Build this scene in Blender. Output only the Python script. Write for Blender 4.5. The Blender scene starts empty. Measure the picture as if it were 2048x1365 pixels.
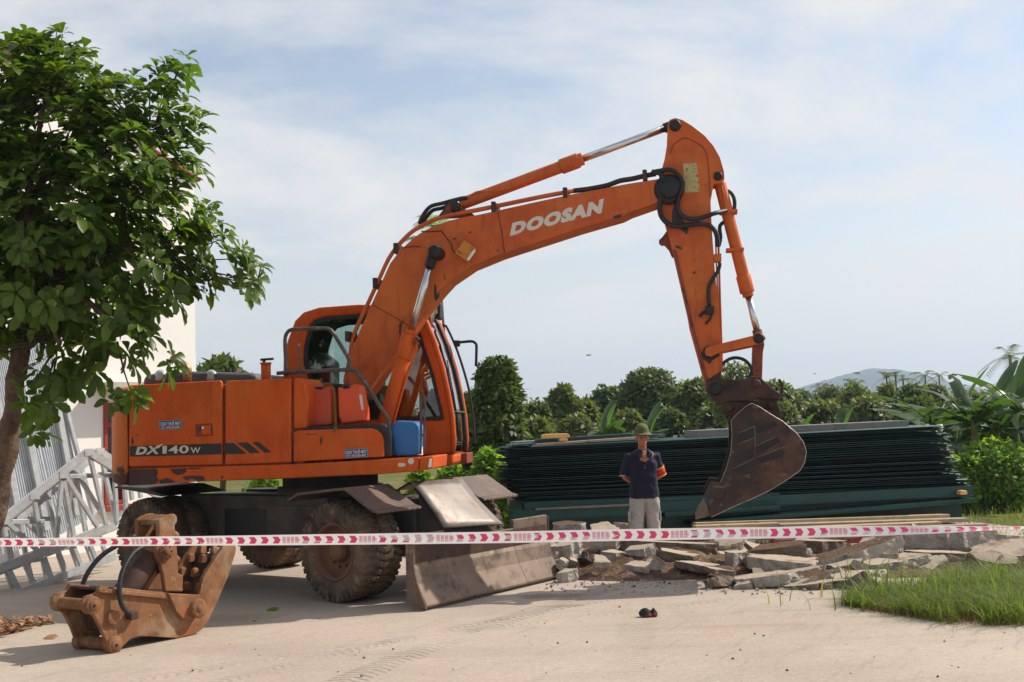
import bpy, bmesh, math, random
from math import sin, cos, pi, radians, atan, sqrt
from mathutils import Vector, Matrix, noise

random.seed(11)
SC = bpy.context.scene
COL = SC.collection

# ------------------------------------------------------------------ camera
FPX, CAM_H, PITCH, ROLL = 2400.0, 1.85, atan(157.5 / 2400.0), 0.03
_f = Vector((0, cos(PITCH), sin(PITCH)))
_u0 = Vector((0, -sin(PITCH), cos(PITCH)))
_r0 = Vector((1, 0, 0))
CU = _u0 * cos(ROLL) + _r0 * sin(ROLL)
CR = _r0 * cos(ROLL) - _u0 * sin(ROLL)
CC = Vector((0, 0, CAM_H))
cam = bpy.data.cameras.new("camera")
cam.sensor_width = 36.0
cam.lens = FPX / 2048.0 * 36.0
cam.clip_start, cam.clip_end = 0.1, 20000
camo = bpy.data.objects.new("camera", cam)
COL.objects.link(camo)
camo.matrix_world = Matrix(((CR.x, CU.x, -_f.x, 0), (CR.y, CU.y, -_f.y, 0), (CR.z, CU.z, -_f.z, CAM_H), (0, 0, 0, 1)))
SC.camera = camo

# ------------------------------------------------------------------ sky, sun, exposure
SUN_DIR = Vector((1.0, 0.42, 0.98)).normalized()          # towards the sun
SKY_STRENGTH, SUN_STRENGTH, EXPOSURE = 0.11, 4.2, 0.40
world = bpy.data.worlds.new("World")
SC.world = world
world.use_nodes = True
wn, wl = world.node_tree.nodes, world.node_tree.links
wn.clear()
w_out = wn.new("ShaderNodeOutputWorld")
w_bg = wn.new("ShaderNodeBackground")
w_bg.inputs["Strength"].default_value = SKY_STRENGTH
w_sky = wn.new("ShaderNodeTexSky")
w_sky.sky_type = 'NISHITA'
w_sky.sun_disc = False
w_sky.sun_elevation = math.asin(SUN_DIR.z)
w_sky.sun_rotation = math.atan2(SUN_DIR.x, SUN_DIR.y)
w_sky.air_density, w_sky.dust_density, w_sky.ozone_density = 1.0, 1.6, 0.4
w_tc = wn.new("ShaderNodeTexCoord")
w_sep = wn.new("ShaderNodeSeparateXYZ")
wl.new(w_tc.outputs["Generated"], w_sep.inputs[0])
w_add = wn.new("ShaderNodeMath"); w_add.operation = 'ADD'; w_add.inputs[1].default_value = 0.16
wl.new(w_sep.outputs[2], w_add.inputs[0])
w_mx = wn.new("ShaderNodeMath"); w_mx.operation = 'MAXIMUM'; w_mx.inputs[1].default_value = 0.05
wl.new(w_add.outputs[0], w_mx.inputs[0])
w_cmb = wn.new("ShaderNodeCombineXYZ")
for i in (0, 1):
    d = wn.new("ShaderNodeMath"); d.operation = 'DIVIDE'
    wl.new(w_sep.outputs[i], d.inputs[0]); wl.new(w_mx.outputs[0], d.inputs[1])
    wl.new(d.outputs[0], w_cmb.inputs[i])
w_n = wn.new("ShaderNodeTexNoise")
w_n.inputs["Scale"].default_value = 1.0
w_n.inputs["Detail"].default_value = 9
w_n.inputs["Roughness"].default_value = 0.60
w_n.inputs["Distortion"].default_value = 0.35
w_off = wn.new("ShaderNodeVectorMath"); w_off.operation = 'ADD'; w_off.inputs[1].default_value = (0.0, 20.0, 0)
wl.new(w_cmb.outputs[0], w_off.inputs[0])
wl.new(w_off.outputs[0], w_n.inputs["Vector"])
w_ramp = wn.new("ShaderNodeValToRGB")
w_ramp.color_ramp.elements[0].position = 0.45
w_ramp.color_ramp.elements[1].position = 0.61
wl.new(w_n.outputs["Fac"], w_ramp.inputs[0])
# thin veil of cloud that thickens towards the horizon
w_hz = wn.new("ShaderNodeMapRange")
w_hz.inputs["From Min"].default_value = 0.0
w_hz.inputs["From Max"].default_value = 0.24
w_hz.inputs["To Min"].default_value = 0.90
w_hz.inputs["To Max"].default_value = 0.20
wl.new(w_sep.outputs[2], w_hz.inputs[0])
w_max = wn.new("ShaderNodeMath"); w_max.operation = 'MULTIPLY_ADD'
w_max.use_clamp = True
w_max.inputs[1].default_value = 0.72
w_el = wn.new("ShaderNodeMapRange"); w_el.inputs["From Min"].default_value = 0.03; w_el.inputs["From Max"].default_value = 0.17
wl.new(w_sep.outputs[2], w_el.inputs[0])
w_cl = wn.new("ShaderNodeMath"); w_cl.operation = 'MULTIPLY'
wl.new(w_ramp.outputs[0], w_cl.inputs[0]); wl.new(w_el.outputs[0], w_cl.inputs[1])
wl.new(w_cl.outputs[0], w_max.inputs[0]); wl.new(w_hz.outputs[0], w_max.inputs[2])
w_mix = wn.new("ShaderNodeMix"); w_mix.data_type = 'RGBA'
w_mix.inputs[7].default_value = (6.0, 5.96, 5.86, 1)
wl.new(w_max.outputs[0], w_mix.inputs[0])
wl.new(w_sky.outputs[0], w_mix.inputs[6])
wl.new(w_mix.outputs[2], w_bg.inputs[0])
wl.new(w_bg.outputs[0], w_out.inputs[0])

sun = bpy.data.lights.new("sun", 'SUN')
sun.energy = SUN_STRENGTH
sun.angle = radians(0.5)
sun.color = (1.0, 0.93, 0.82)
suno = bpy.data.objects.new("sun", sun)
COL.objects.link(suno)
suno.rotation_euler = (-SUN_DIR).to_track_quat('-Z', 'Y').to_euler()
suno.location = (20, 8, 30)

vs = SC.view_settings
vs.view_transform = 'Standard'
vs.look = 'None'
vs.gamma = 1.0
vs.exposure = EXPOSURE
vs.use_curve_mapping = False

# ------------------------------------------------------------------ geometry helpers
def ray(px, py):
    return _f + CR * ((px - 1024) / FPX) - CU * ((py - 682.5) / FPX)

def ground(px, py, z=0.0):
    r = ray(px, py)
    return CC + r * ((z - CAM_H) / r.z)

def at_depth(px, py, y):
    r = ray(px, py)
    return CC + r * (y / r.y)

class Plane:
    """A vertical working plane: local x along the thing, local y away, local z up."""
    def __init__(s, o, ang):
        s.o = Vector((o[0], o[1], 0)); s.a = ang
        s.d = Vector((cos(ang), -sin(ang), 0)); s.n = Vector((-sin(ang), -cos(ang), 0))
    def P(s, px, py, v=0.0):
        r = ray(px, py)
        t = (s.o + s.n * v - CC).dot(s.n) / r.dot(s.n)
        p = CC + r * t
        return Vector(((p - s.o).dot(s.d), -v, p.z))
    def poly(s, pts, v=0.0):
        return [(q.x, q.z) for q in (s.P(a, b, v) for a, b in pts)]

class MB:
    def __init__(s):
        s.v, s.f, s.m, s.sm = [], [], [], []
    def face(s, idx, mi=0, sm=False):
        s.f.append(tuple(idx)); s.m.append(mi); s.sm.append(sm)
    def add(s, pts):
        b = len(s.v); s.v.extend([Vector(p) for p in pts]); return b
    def quad(s, a, b, c, d, mi=0, sm=False):
        k = s.add((a, b, c, d)); s.face((k, k + 1, k + 2, k + 3), mi, sm); return s
    def ngon(s, pts, mi=0):
        k = s.add(pts); s.face(range(k, k + len(pts)), mi); return s
    def prism(s, pts, y0, y1, mi=0, side=None):
        """polygon in x,z extruded along y"""
        n = len(pts)
        a = s.add([(p[0], y0, p[1]) for p in pts]); b = s.add([(p[0], y1, p[1]) for p in pts])
        s.face(range(a, a + n), mi); s.face(reversed(range(b, b + n)), mi)
        for i in range(n):
            j = (i + 1) % n
            s.face((a + i, b + i, b + j, a + j), mi if side is None else side)
        return s
    def slab(s, pts, z0, z1, mi=0, side=None):
        """polygon in x,y extruded along z"""
        n = len(pts)
        a = s.add([(p[0], p[1], z0) for p in pts]); b = s.add([(p[0], p[1], z1) for p in pts])
        s.face(reversed(range(a, a + n)), mi); s.face(range(b, b + n), mi)
        for i in range(n):
            j = (i + 1) % n
            s.face((a + i, a + j, b + j, b + i), mi if side is None else side)
        return s
    def box(s, x0, x1, y0, y1, z0, z1, mi=0):
        return s.prism([(x0, z0), (x1, z0), (x1, z1), (x0, z1)], y0, y1, mi)
    def tube(s, path, r, seg=8, mi=0, caps=True, closed=False):
        path = [Vector(p) for p in path]
        n = len(path)
        rr = r if isinstance(r, (list, tuple)) else [r] * n
        prev = None; rings = []
        for i, p in enumerate(path):
            if closed:
                t = path[(i + 1) % n] - path[i - 1]
            else:
                t = path[min(i + 1, n - 1)] - path[max(i - 1, 0)]
            t.normalize()
            if prev is None:
                ref = Vector((0, 0, 1)) if abs(t.z) < .9 else Vector((1, 0, 0))
                x = t.cross(ref).normalized()
            else:
                x = (prev - t * prev.dot(t)).normalized()
            prev = x; y = t.cross(x)
            rings.append(s.add([p + (x * cos(2 * pi * k / seg) + y * sin(2 * pi * k / seg)) * rr[i] for k in range(seg)]))
        m = n if closed else n - 1
        for i in range(m):
            a, b = rings[i], rings[(i + 1) % n]
            for k in range(seg):
                l = (k + 1) % seg
                s.face((a + k, a + l, b + l, b + k), mi, True)
        if caps and not closed:
            s.face(reversed(range(rings[0], rings[0] + seg)), mi); s.face(range(rings[-1], rings[-1] + seg), mi)
        return s
    def cyl(s, p0, p1, r, seg=20, mi=0, r1=None):
        return s.tube([p0, p1], [r, r if r1 is None else r1], seg, mi)
    def lathe(s, prof, c, axis, seg=40, mi=0, close=True):
        """prof: (distance along axis, radius)"""
        axis = Vector(axis).normalized(); c = Vector(c)
        ref = Vector((0, 0, 1)) if abs(axis.z) < .9 else Vector((1, 0, 0))
        x = axis.cross(ref).normalized(); y = axis.cross(x)
        rings = [s.add([c + axis * d + (x * cos(2 * pi * k / seg) + y * sin(2 * pi * k / seg)) * r for k in range(seg)]) for d, r in prof]
        for i in range(len(rings) - 1):
            a, b = rings[i], rings[i + 1]
            for k in range(seg):
                l = (k + 1) % seg
                s.face((a + k, a + l, b + l, b + k), mi, True)
        if close:
            s.face(reversed(range(rings[0], rings[0] + seg)), mi); s.face(range(rings[-1], rings[-1] + seg), mi)
        return s
    def loft(s, rings, mi=0, caps=True, sm=True):
        """rings: lists of points with equal counts"""
        ids = [s.add(r) for r in rings]; n = len(rings[0])
        for i in range(len(ids) - 1):
            for k in range(n):
                l = (k + 1) % n
                s.face((ids[i] + k, ids[i] + l, ids[i + 1] + l, ids[i + 1] + k), mi, sm)
        if caps:
            s.face(reversed(range(ids[0], ids[0] + n)), mi, sm); s.face(range(ids[-1], ids[-1] + n), mi, sm)
        return s
    def xf(s, M, start=0):
        for i in range(start, len(s.v)):
            s.v[i] = M @ s.v[i]
        return s
    def mesh(s, name, mats, ang=35):
        me = bpy.data.meshes.new(name)
        me.from_pydata([tuple(p) for p in s.v], [], s.f)
        for m in (mats if isinstance(mats, (list, tuple)) else [mats]):
            me.materials.append(m)
        me.polygons.foreach_set("material_index", s.m)
        me.polygons.foreach_set("use_smooth", s.sm)
        me.update()
        return me
    def build(s, name, mats, parent=None, bevel=0, seg=2, recalc=True):
        me = s.mesh(name, mats)
        if recalc:
            bm = bmesh.new(); bm.from_mesh(me)
            bmesh.ops.recalc_face_normals(bm, faces=bm.faces[:])
            bm.to_mesh(me); bm.free()
        o = bpy.data.objects.new(name, me)
        COL.objects.link(o)
        if parent is not None:
            o.parent = parent
        if bevel:
            b = o.modifiers.new("bevel", 'BEVEL')
            b.width = bevel; b.segments = seg; b.limit_method = 'ANGLE'; b.angle_limit = radians(40)
            b.harden_normals = False
        return o

def tag(o, label=None, cat=None, group=None, kind=None):
    if label: o["label"] = label
    if cat: o["category"] = cat
    if group: o["group"] = group
    if kind: o["kind"] = kind
    return o

def empty(name, loc=(0, 0, 0), rz=0.0, label=None, cat=None, group=None):
    o = bpy.data.objects.new(name, None)
    o.empty_display_size = 0.2
    COL.objects.link(o)
    o.location = loc; o.rotation_euler = (0, 0, rz)
    return tag(o, label, cat, group)

def smooth_path(pts, n=6):
    """Catmull-Rom through the points"""
    pts = [Vector(p) for p in pts]
    out = []
    for i in range(len(pts) - 1):
        p0, p1, p2, p3 = pts[max(i - 1, 0)], pts[i], pts[i + 1], pts[min(i + 2, len(pts) - 1)]
        for k in range(n):
            t = k / n
            out.append(0.5 * ((2 * p1) + (p2 - p0) * t + (2 * p0 - 5 * p1 + 4 * p2 - p3) * t * t + (3 * p1 - p0 - 3 * p2 + p3) * t ** 3))
    out.append(pts[-1])
    return out

# ------------------------------------------------------------------ materials
def lin(r, g, b):
    f = lambda c: (c / 255 / 12.92) if c / 255 <= .04045 else ((c / 255 + .055) / 1.055) ** 2.4
    return (f(r), f(g), f(b))

class NT:
    def __init__(s, name):
        s.mat = bpy.data.materials.new(name)
        s.mat.use_nodes = True
        s.n = s.mat.node_tree.nodes; s.l = s.mat.node_tree.links
        s.n.clear()
        s.out = s.n.new("ShaderNodeOutputMaterial")
        s.tc = s.n.new("ShaderNodeTexCoord")
    def noise(s, scale, detail=6, rough=.6, vec=None, dist=0.0):
        t = s.n.new("ShaderNodeTexNoise")
        t.inputs["Scale"].default_value = scale; t.inputs["Detail"].default_value = detail
        t.inputs["Roughness"].default_value = rough; t.inputs["Distortion"].default_value = dist
        s.l.new(vec if vec is not None else s.tc.outputs["Object"], t.inputs["Vector"])
        return t.outputs["Fac"]
    def scale(s, v, vec=None):
        m = s.n.new("ShaderNodeVectorMath"); m.operation = 'MULTIPLY'
        s.l.new(vec if vec is not None else s.tc.outputs["Object"], m.inputs[0]); m.inputs[1].default_value = v
        return m.outputs[0]
    def ramp(s, fac, a, b, c0=(0, 0, 0, 1), c1=(1, 1, 1, 1)):
        r = s.n.new("ShaderNodeValToRGB")
        r.color_ramp.elements[0].position = a; r.color_ramp.elements[1].position = b
        r.color_ramp.elements[0].color = c0; r.color_ramp.elements[1].color = c1
        s.l.new(fac, r.inputs[0]); return r.outputs[0]
    def math(s, op, a, b=None, clamp=False):
        m = s.n.new("ShaderNodeMath"); m.operation = op; m.use_clamp = clamp
        for i, x in enumerate((a, b)):
            if x is None: continue
            if isinstance(x, (int, float)): m.inputs[i].default_value = x
            else: s.l.new(x, m.inputs[i])
        return m.outputs[0]
    def mix(s, fac, a, b):
        m = s.n.new("ShaderNodeMix"); m.data_type = 'RGBA'
        if isinstance(fac, (int, float)): m.inputs[0].default_value = fac
        else: s.l.new(fac, m.inputs[0])
        for i, x in ((6, a), (7, b)):
            if isinstance(x, tuple): m.inputs[i].default_value = (x[0], x[1], x[2], 1)
            else: s.l.new(x, m.inputs[i])
        return m.outputs[2]
    def bump(s, h, strength=.3, dist=.02):
        b = s.n.new("ShaderNodeBump")
        b.inputs["Strength"].default_value = strength; b.inputs["Distance"].default_value = dist
        s.l.new(h, b.inputs["Height"]); return b.outputs[0]
    def principled(s, col, rough=.6, metal=0.0, normal=None, spec=.4, **kw):
        p = s.n.new("ShaderNodeBsdfPrincipled")
        for k, x in (("Base Color", col), ("Roughness", rough), ("Metallic", metal)):
            if isinstance(x, tuple): p.inputs[k].default_value = (x[0], x[1], x[2], 1)
            elif isinstance(x, (int, float)): p.inputs[k].default_value = x
            else: s.l.new(x, p.inputs[k])
        p.inputs["Specular IOR Level"].default_value = spec
        if normal is not None: s.l.new(normal, p.inputs["Normal"])
        for k, x in kw.items(): p.inputs[k].default_value = x
        return p.outputs[0]
    def done(s, surf):
        s.l.new(surf, s.out.inputs[0]); return s.mat

def mul(c, k): return tuple(min(1, x * k) for x in c)

def mat(name, col, rough=.6, metal=0.0, var=.18, vs_=2.5, chips=None, bump=.15, bs=60, spec=.4, bd=.01, vec=None):
    """chips: list of (colour, noise scale, low, high)"""
    t = NT(name)
    c = t.mix(t.ramp(t.noise(vs_, 5), .3, .7), mul(col, 1 - var), mul(col, 1 + var))
    for k, (cc, sc_, lo, hi) in enumerate(chips or []):
        c = t.mix(t.ramp(t.noise(sc_, 9, .68, dist=.3 * k), lo, hi), c, cc)
    nrm = t.bump(t.noise(bs, 6, .65), bump, bd) if bump else None
    r2 = t.math('ADD', t.math('MULTIPLY', t.noise(vs_ * 4, 4), .3), rough - .15, True)
    return t.done(t.principled(c, r2, metal, nrm, spec))

RUSTD = lin(70, 42, 30)
M = {}
ORANGE = (0.60, 0.074, 0.004)
M['orange'] = mat('orange_paint', ORANGE, .55, 0, .12, 1.2, [((.62, .13, .020), .9, .45, .75), ((.40, .055, .010), 1.6, .55, .80), (lin(58, 36, 28), 9, .68, .71), (lin(60, 40, 30), 30, .70, .73)], .06, 30, .22)
M['orange_arm'] = mat('faded_orange_paint', (0.54, 0.092, 0.026), .6, 0, .15, 1.4, [((.56, .145, .022), 1.3, .5, .8), (lin(48, 34, 30), 5, .64, .72), (lin(40, 28, 26), 24, .66, .70)], .08, 30, .22)
def paint(name, base, fade, grime, spec=.2, k=1.0):
    """sun-faded machine paint: blotchy fading, grime runs, dust film, chips and scratches"""
    t = NT(name)
    c = t.mix(t.ramp(t.noise(.8, 6, .6), .34, .68), base, fade)
    c = t.mix(t.math('MULTIPLY', t.ramp(t.noise(2.3, 8, .68, dist=.6), .46, .72), .55 * k), c, grime)
    run = t.noise(5.0, 7, .7, t.scale((2.4, 2.4, .22)))
    c = t.mix(t.math('MULTIPLY', t.ramp(run, .52, .74), .45 * k), c, mul(grime, .7))
    c = t.mix(t.math('MULTIPLY', t.ramp(t.noise(6, 8, .75), .50, .80), .30), c, lin(176, 132, 100))
    scr = t.noise(16, 5, .6, t.scale((.35, .35, 3.2)), 1.2)
    c = t.mix(t.math('MULTIPLY', t.ramp(scr, .69, .72), .7), c, lin(70, 46, 36))
    c = t.mix(t.ramp(t.noise(8, 9, .72, dist=.4), .675, .695), c, lin(60, 40, 32))
    c = t.mix(t.ramp(t.noise(34, 5, .6), .70, .73), c, lin(52, 36, 30))
    rg = t.math('ADD', t.math('MULTIPLY', t.noise(3, 6), .35), .40, True)
    return t.done(t.principled(c, rg, 0, t.bump(t.noise(24, 6), .07, .008), spec))
M['orange'] = paint('orange_paint', (.58, .078, .005), (.62, .125, .016), (.34, .050, .010))
M['orange_arm'] = paint('faded_orange_paint', (.50, .085, .022), (.58, .150, .028), (.30, .052, .018), .2, 1.3)
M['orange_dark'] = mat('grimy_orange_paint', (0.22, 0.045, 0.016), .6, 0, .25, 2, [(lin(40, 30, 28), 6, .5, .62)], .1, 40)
def counterweight_mat():
    t = NT('scraped_counterweight_paint')
    c = t.mix(t.ramp(t.noise(1.2, 5), .3, .7), (.52, .11, .010), (.60, .14, .014))
    sep = t.n.new("ShaderNodeSeparateXYZ"); t.l.new(t.tc.outputs["Object"], sep.inputs[0])
    low = t.math('MULTIPLY', t.math('SUBTRACT', 1.62, sep.outputs[2]), .55)
    mk = t.ramp(t.math('ADD', t.noise(3.4, 9, .66), low), .60, .63)
    c = t.mix(mk, c, t.mix(t.ramp(t.noise(9, 6), .4, .7), lin(56, 38, 32), lin(96, 64, 48)))
    c = t.mix(t.ramp(t.noise(18, 8, .7), .66, .69), c, lin(60, 42, 34))
    return t.done(t.principled(c, .5, 0, t.bump(t.noise(30, 5), .1, .01), .4))
M['counterweight'] = counterweight_mat()
M['_unused'] = mat('scraped_counterweight_paint', (0.54, 0.16, 0.03), .5, 0, .12, 1.2, [(lin(70, 42, 34), 3.2, .52, .58), (lin(60, 40, 32), 14, .62, .66)], .1, 30)
M['black'] = mat('black_paint', (.018, .017, .017), .55, 0, .3, 3, [(lin(70, 60, 52), 9, .62, .75)], .1, 40)
M['chassis'] = mat('dusty_black_chassis_paint', (.060, .053, .048), .75, 0, .3, 3, [(lin(96, 82, 70), 4, .50, .8)], .15, 40)
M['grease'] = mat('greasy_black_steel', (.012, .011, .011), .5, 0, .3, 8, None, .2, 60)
M['rubber_hose'] = mat('black_hose_rubber', (.016, .016, .017), .55, 0, .3, 6, [(lin(75, 66, 60), 10, .6, .8)], .1, 60)
M['tyre'] = mat('dusty_tyre_rubber', (.046, .037, .031), .85, 0, .25, 4, [(lin(128, 106, 86), 2.4, .38, .68), (lin(156, 130, 104), 10, .56, .74)], .5, 26, .2, .012)
M['rim'] = mat('rusty_wheel_rim', lin(108, 74, 56), .75, 0, .3, 5, [(lin(110, 84, 66), 8, .5, .7), (lin(36, 26, 22), 6, .6, .7)], .3, 40)
M['rust'] = mat('brown_rust_steel', lin(134, 92, 60), .78, .15, .25, 3, [(lin(98, 64, 42), 3.5, .46, .66), (lin(154, 130, 104), 2.6, .50, .68), (lin(150, 84, 46), 2.0, .58, .74), (lin(172, 146, 118), 22, .62, .70), (lin(64, 46, 34), 17, .62, .74)], .35, 55, .3)
M['rust_dark'] = mat('dark_brown_rusted_steel', lin(74, 54, 46), .72, .25, .3, 4, [(lin(104, 70, 50), 3, .54, .74), (lin(40, 32, 30), 5, .52, .68), (lin(142, 122, 104), 18, .66, .76)], .3, 50, .35)
M['blade'] = mat('worn_blade_steel', lin(116, 98, 84), .6, .3, .25, 3, [(lin(74, 56, 46), 4.5, .5, .66), (lin(162, 134, 106), 8, .58, .74), (lin(156, 98, 52), 6, .66, .76)], .25, 50, .4)
M['plate'] = mat('polished_worn_steel_plate', lin(118, 109, 102), .5, .35, .2, 2.0, [(lin(96, 72, 56), 1.8, .50, .66), (lin(150, 140, 130), 5, .58, .75), (lin(70, 56, 48), 9, .62, .72)], .25, 30, .5)
M['checker'] = None
M['chrome'] = mat('chromed_rod', (.62, .63, .64), .22, 1.0, .06, 4, None, 0)
M['galv'] = mat('galvanised_steel', (.47, .49, .50), .5, .3, .16, 5, [((.58, .60, .61), 14, .5, .7), ((.36, .36, .35), 3, .64, .8)], .08, 40)
M['galv_sheet'] = mat('pale_galvanised_sheet', (.62, .66, .70), .45, .2, .08, 3, None, .05, 40)
M['rail'] = mat('worn_grey_handrail', lin(82, 74, 70), .5, .2, .25, 8, [(lin(146, 128, 114), 14, .55, .7)], .1, 60)
M['grey_cover'] = mat('grey_plastic_cover', lin(92, 92, 94), .5, 0, .2, 3, [(lin(150, 144, 132), 6, .6, .7)], .1, 40)
M['brass'] = mat('tarnished_exhaust', lin(142, 104, 66), .4, .6, .2, 9, [(lin(70, 48, 36), 9, .55, .7)], .1, 40)
M['red_plastic'] = mat('scuffed_red_plastic', (.50, .062, .020), .45, 0, .12, 3, [((.25, .05, .03), 5, .58, .74)], .06, 25)
M['red_plastic2'] = mat('bright_red_plastic', (.70, .078, .012), .4, 0, .08, 2, None, .05, 25)
M['blue_plastic'] = mat('blue_plastic', (.02, .14, .38), .38, 0, .10, 2, [((.16, .10, .06), 3, .72, .78)], .05, 20)
M['dark_cap'] = mat('dark_blue_cap', (.012, .014, .06), .5)
M['rope'] = mat('olive_rope', lin(128, 100, 30), .85, 0, .25, 30, None, .6, 160)
M['white_lens'] = mat('white_lamp_lens', (.72, .70, .66), .3)
M['sticker_blue'] = mat('blue_sticker', lin(34, 52, 110), .5, 0, .08, 8, None, 0)
M['sticker_white'] = mat('white_sticker_lettering', (.62, .60, .58), .6, 0, .06, 8, None, 0)
M['decal_black'] = mat('black_decal', (.022, .020, .019), .5, 0, .2, 6, [(lin(110, 60, 34), 16, .68, .72)], 0)
M['decal_white'] = mat('dirty_white_lettering', lin(206, 198, 184), .6, 0, .07, 8, [(lin(150, 80, 40), 18, .66, .70)], 0)
M['yellow'] = mat('dirty_yellow_paint', lin(190, 118, 34), .5, 0, .15, 8, [(lin(70, 44, 28), 14, .58, .66)], .1)
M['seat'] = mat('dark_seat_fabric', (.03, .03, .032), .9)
M['skin_seat'] = mat('tan_seat_cover', lin(150, 120, 86), .8)
M['plaster'] = mat('white_plaster', (.80, .775, .735), .85, 0, .04, .8, [((.70, .66, .60), 1.3, .60, .9)], .12, 25)
M['canopy'] = mat('weathered_concrete', lin(178, 168, 156), .85, 0, .12, 3, [(lin(120, 112, 104), 5, .56, .75)], .2)
M['red_frame'] = mat('red_window_frame', lin(150, 52, 40), .55, 0, .12, 4)
M['roof_red'] = mat('red_roof_sheet', lin(150, 48, 44), .55, 0, .12, 4)
M['green_sheet'] = mat('dark_green_roof_sheet', (.006, .032, .031), .38, 0, .3, 1.2, [((.03, .06, .055), 9, .62, .8), ((.05, .045, .04), 22, .68, .76)], .05, 30, .4)
M['green_sheet2'] = mat('teal_green_flashing', (.012, .062, .054), .4, 0, .2, 2, [((.06, .08, .075), 7, .62, .8)], .05, 30)
M['grey_sheet'] = mat('grey_steel_sheet', lin(122, 118, 114), .5, .2, .15, 3, [(lin(86, 80, 76), 7, .55, .7)], .08)
M['timber'] = mat('pale_weathered_timber', lin(186, 160, 122), .8, 0, .14, 3, [(lin(132, 92, 60), 7, .56, .70), (lin(112, 70, 44), 16, .62, .70)], .3, 30)
M['timber2'] = mat('grey_weathered_timber', lin(160, 146, 124), .8, 0, .14, 3, [(lin(110, 96, 80), 8, .54, .70)], .3, 30)
M['brick'] = mat('red_clay_brick', lin(150, 72, 48), .85, 0, .2, 8, [(lin(110, 52, 38), 14, .5, .7)], .3, 40)
M['foam'] = mat('yellow_offcut', lin(226, 178, 110), .8, 0, .12, 8, None, .3)

def checker_mat():
    t = NT('checker_plate')
    v = t.scale((1, 1, 1))
    w1 = t.n.new("ShaderNodeTexWave"); w1.bands_direction = 'DIAGONAL'; w1.inputs["Scale"].default_value = 16
    t.l.new(v, w1.inputs["Vector"])
    v2 = t.scale((1, -1, 1))
    w2 = t.n.new("ShaderNodeTexWave"); w2.bands_direction = 'DIAGONAL'; w2.inputs["Scale"].default_value = 16
    t.l.new(v2, w2.inputs["Vector"])
    h = t.math('MAXIMUM', t.math('POWER', w1.outputs["Fac"], 6), t.math('POWER', w2.outputs["Fac"], 6))
    c = t.mix(t.ramp(t.noise(4, 7), .4, .7), lin(92, 80, 74), lin(124, 96, 78))
    return t.done(t.principled(c, .55, .35, t.bump(h, .8, .006), .5))
M['checker'] = checker_mat()

def glass_mat(name, tint, alpha=.35, rough=.04):
    t = NT(name)
    tr = t.n.new("ShaderNodeBsdfTransparent"); tr.inputs[0].default_value = (*tint, 1)
    gl = t.n.new("ShaderNodeBsdfGlossy"); gl.inputs["Roughness"].default_value = rough
    gl.inputs["Color"].default_value = (.9, .95, .95, 1)
    fr = t.n.new("ShaderNodeFresnel"); fr.inputs[0].default_value = 1.5
    mx = t.n.new("ShaderNodeMixShader")
    f2 = t.math('ADD', t.math('MULTIPLY', t.ramp(t.noise(2.2, 6), .3, .8), .10), t.math('MULTIPLY', fr.outputs[0], 1.6), True)
    t.l.new(f2, mx.inputs[0]); t.l.new(tr.outputs[0], mx.inputs[1]); t.l.new(gl.outputs[0], mx.inputs[2])
    return t.done(mx.outputs[0])
M['glass'] = glass_mat('green_tinted_glass', (.60, .72, .68))
M['dark_glass'] = mat('dark_window_glass', (.015, .018, .02), .12, 0, .2, 2, None, 0, spec=.6)

def leaf_mat(name, c1, c2, trans=.35, rough=.42, yellow=None, spec=.35):
    t = NT(name)
    g = t.n.new("ShaderNodeNewGeometry")
    rnd = g.outputs["Random Per Island"]
    c = t.mix(rnd, c1, c2)
    c = t.mix(t.ramp(t.noise(.9, 3), .35, .7), c, tuple((a + b) * .6 for a, b in zip(c1, c2)))
    if yellow:
        w = t.n.new("ShaderNodeTexWhiteNoise"); w.noise_dimensions = '1D'
        t.l.new(rnd, w.inputs["W"])
        c = t.mix(t.ramp(w.outputs["Value"], .982, .986), c, yellow)
    b = t.principled(c, rough, 0, None, spec)
    tl = t.n.new("ShaderNodeBsdfTranslucent")
    c3 = t.n.new("ShaderNodeMix"); c3.data_type = 'RGBA'; c3.blend_type = 'MULTIPLY'; c3.inputs[0].default_value = 1
    t.l.new(c, c3.inputs[6]); c3.inputs[7].default_value = (1.5, 1.7, .6, 1)
    t.l.new(c3.outputs[2], tl.inputs[0])
    mx = t.n.new("ShaderNodeMixShader"); mx.inputs[0].default_value = trans
    t.l.new(b, mx.inputs[1]); t.l.new(tl.outputs[0], mx.inputs[2])
    return t.done(mx.outputs[0])
M['leaf_near'] = leaf_mat('glossy_broad_leaf', (.020, .050, .010), (.135, .205, .026), .45, .40, (.28, .26, .03), .35)
M['leaf_dark'] = leaf_mat('dark_tree_leaf', (.034, .060, .017), (.120, .155, .036), .35, .5, (.16, .12, .03))
M['leaf_olive'] = leaf_mat('olive_tree_leaf', (.056, .086, .024), (.185, .205, .062), .35, .5, (.2, .16, .05))
M['leaf_far'] = leaf_mat('far_tree_leaf', (.045, .068, .026), (.11, .135, .05), .2, .6)
M['leaf_weed'] = leaf_mat('bright_weed_leaf', (.10, .180, .024), (.21, .310, .048), .55, .5)
M['leaf_banana'] = leaf_mat('banana_leaf', (.030, .066, .020), (.075, .130, .036), .35, .4, None, .45)
M['leaf_banana_new'] = leaf_mat('young_banana_leaf', (.085, .165, .028), (.12, .21, .040), .45, .4)
M['grass'] = leaf_mat('grass_blade', (.055, .095, .014), (.220, .255, .060), .45, .6, (.30, .24, .10))
M['dry_leaf'] = leaf_mat('dry_fallen_leaf', lin(96, 58, 40), lin(186, 140, 100), .1, .8)
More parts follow.
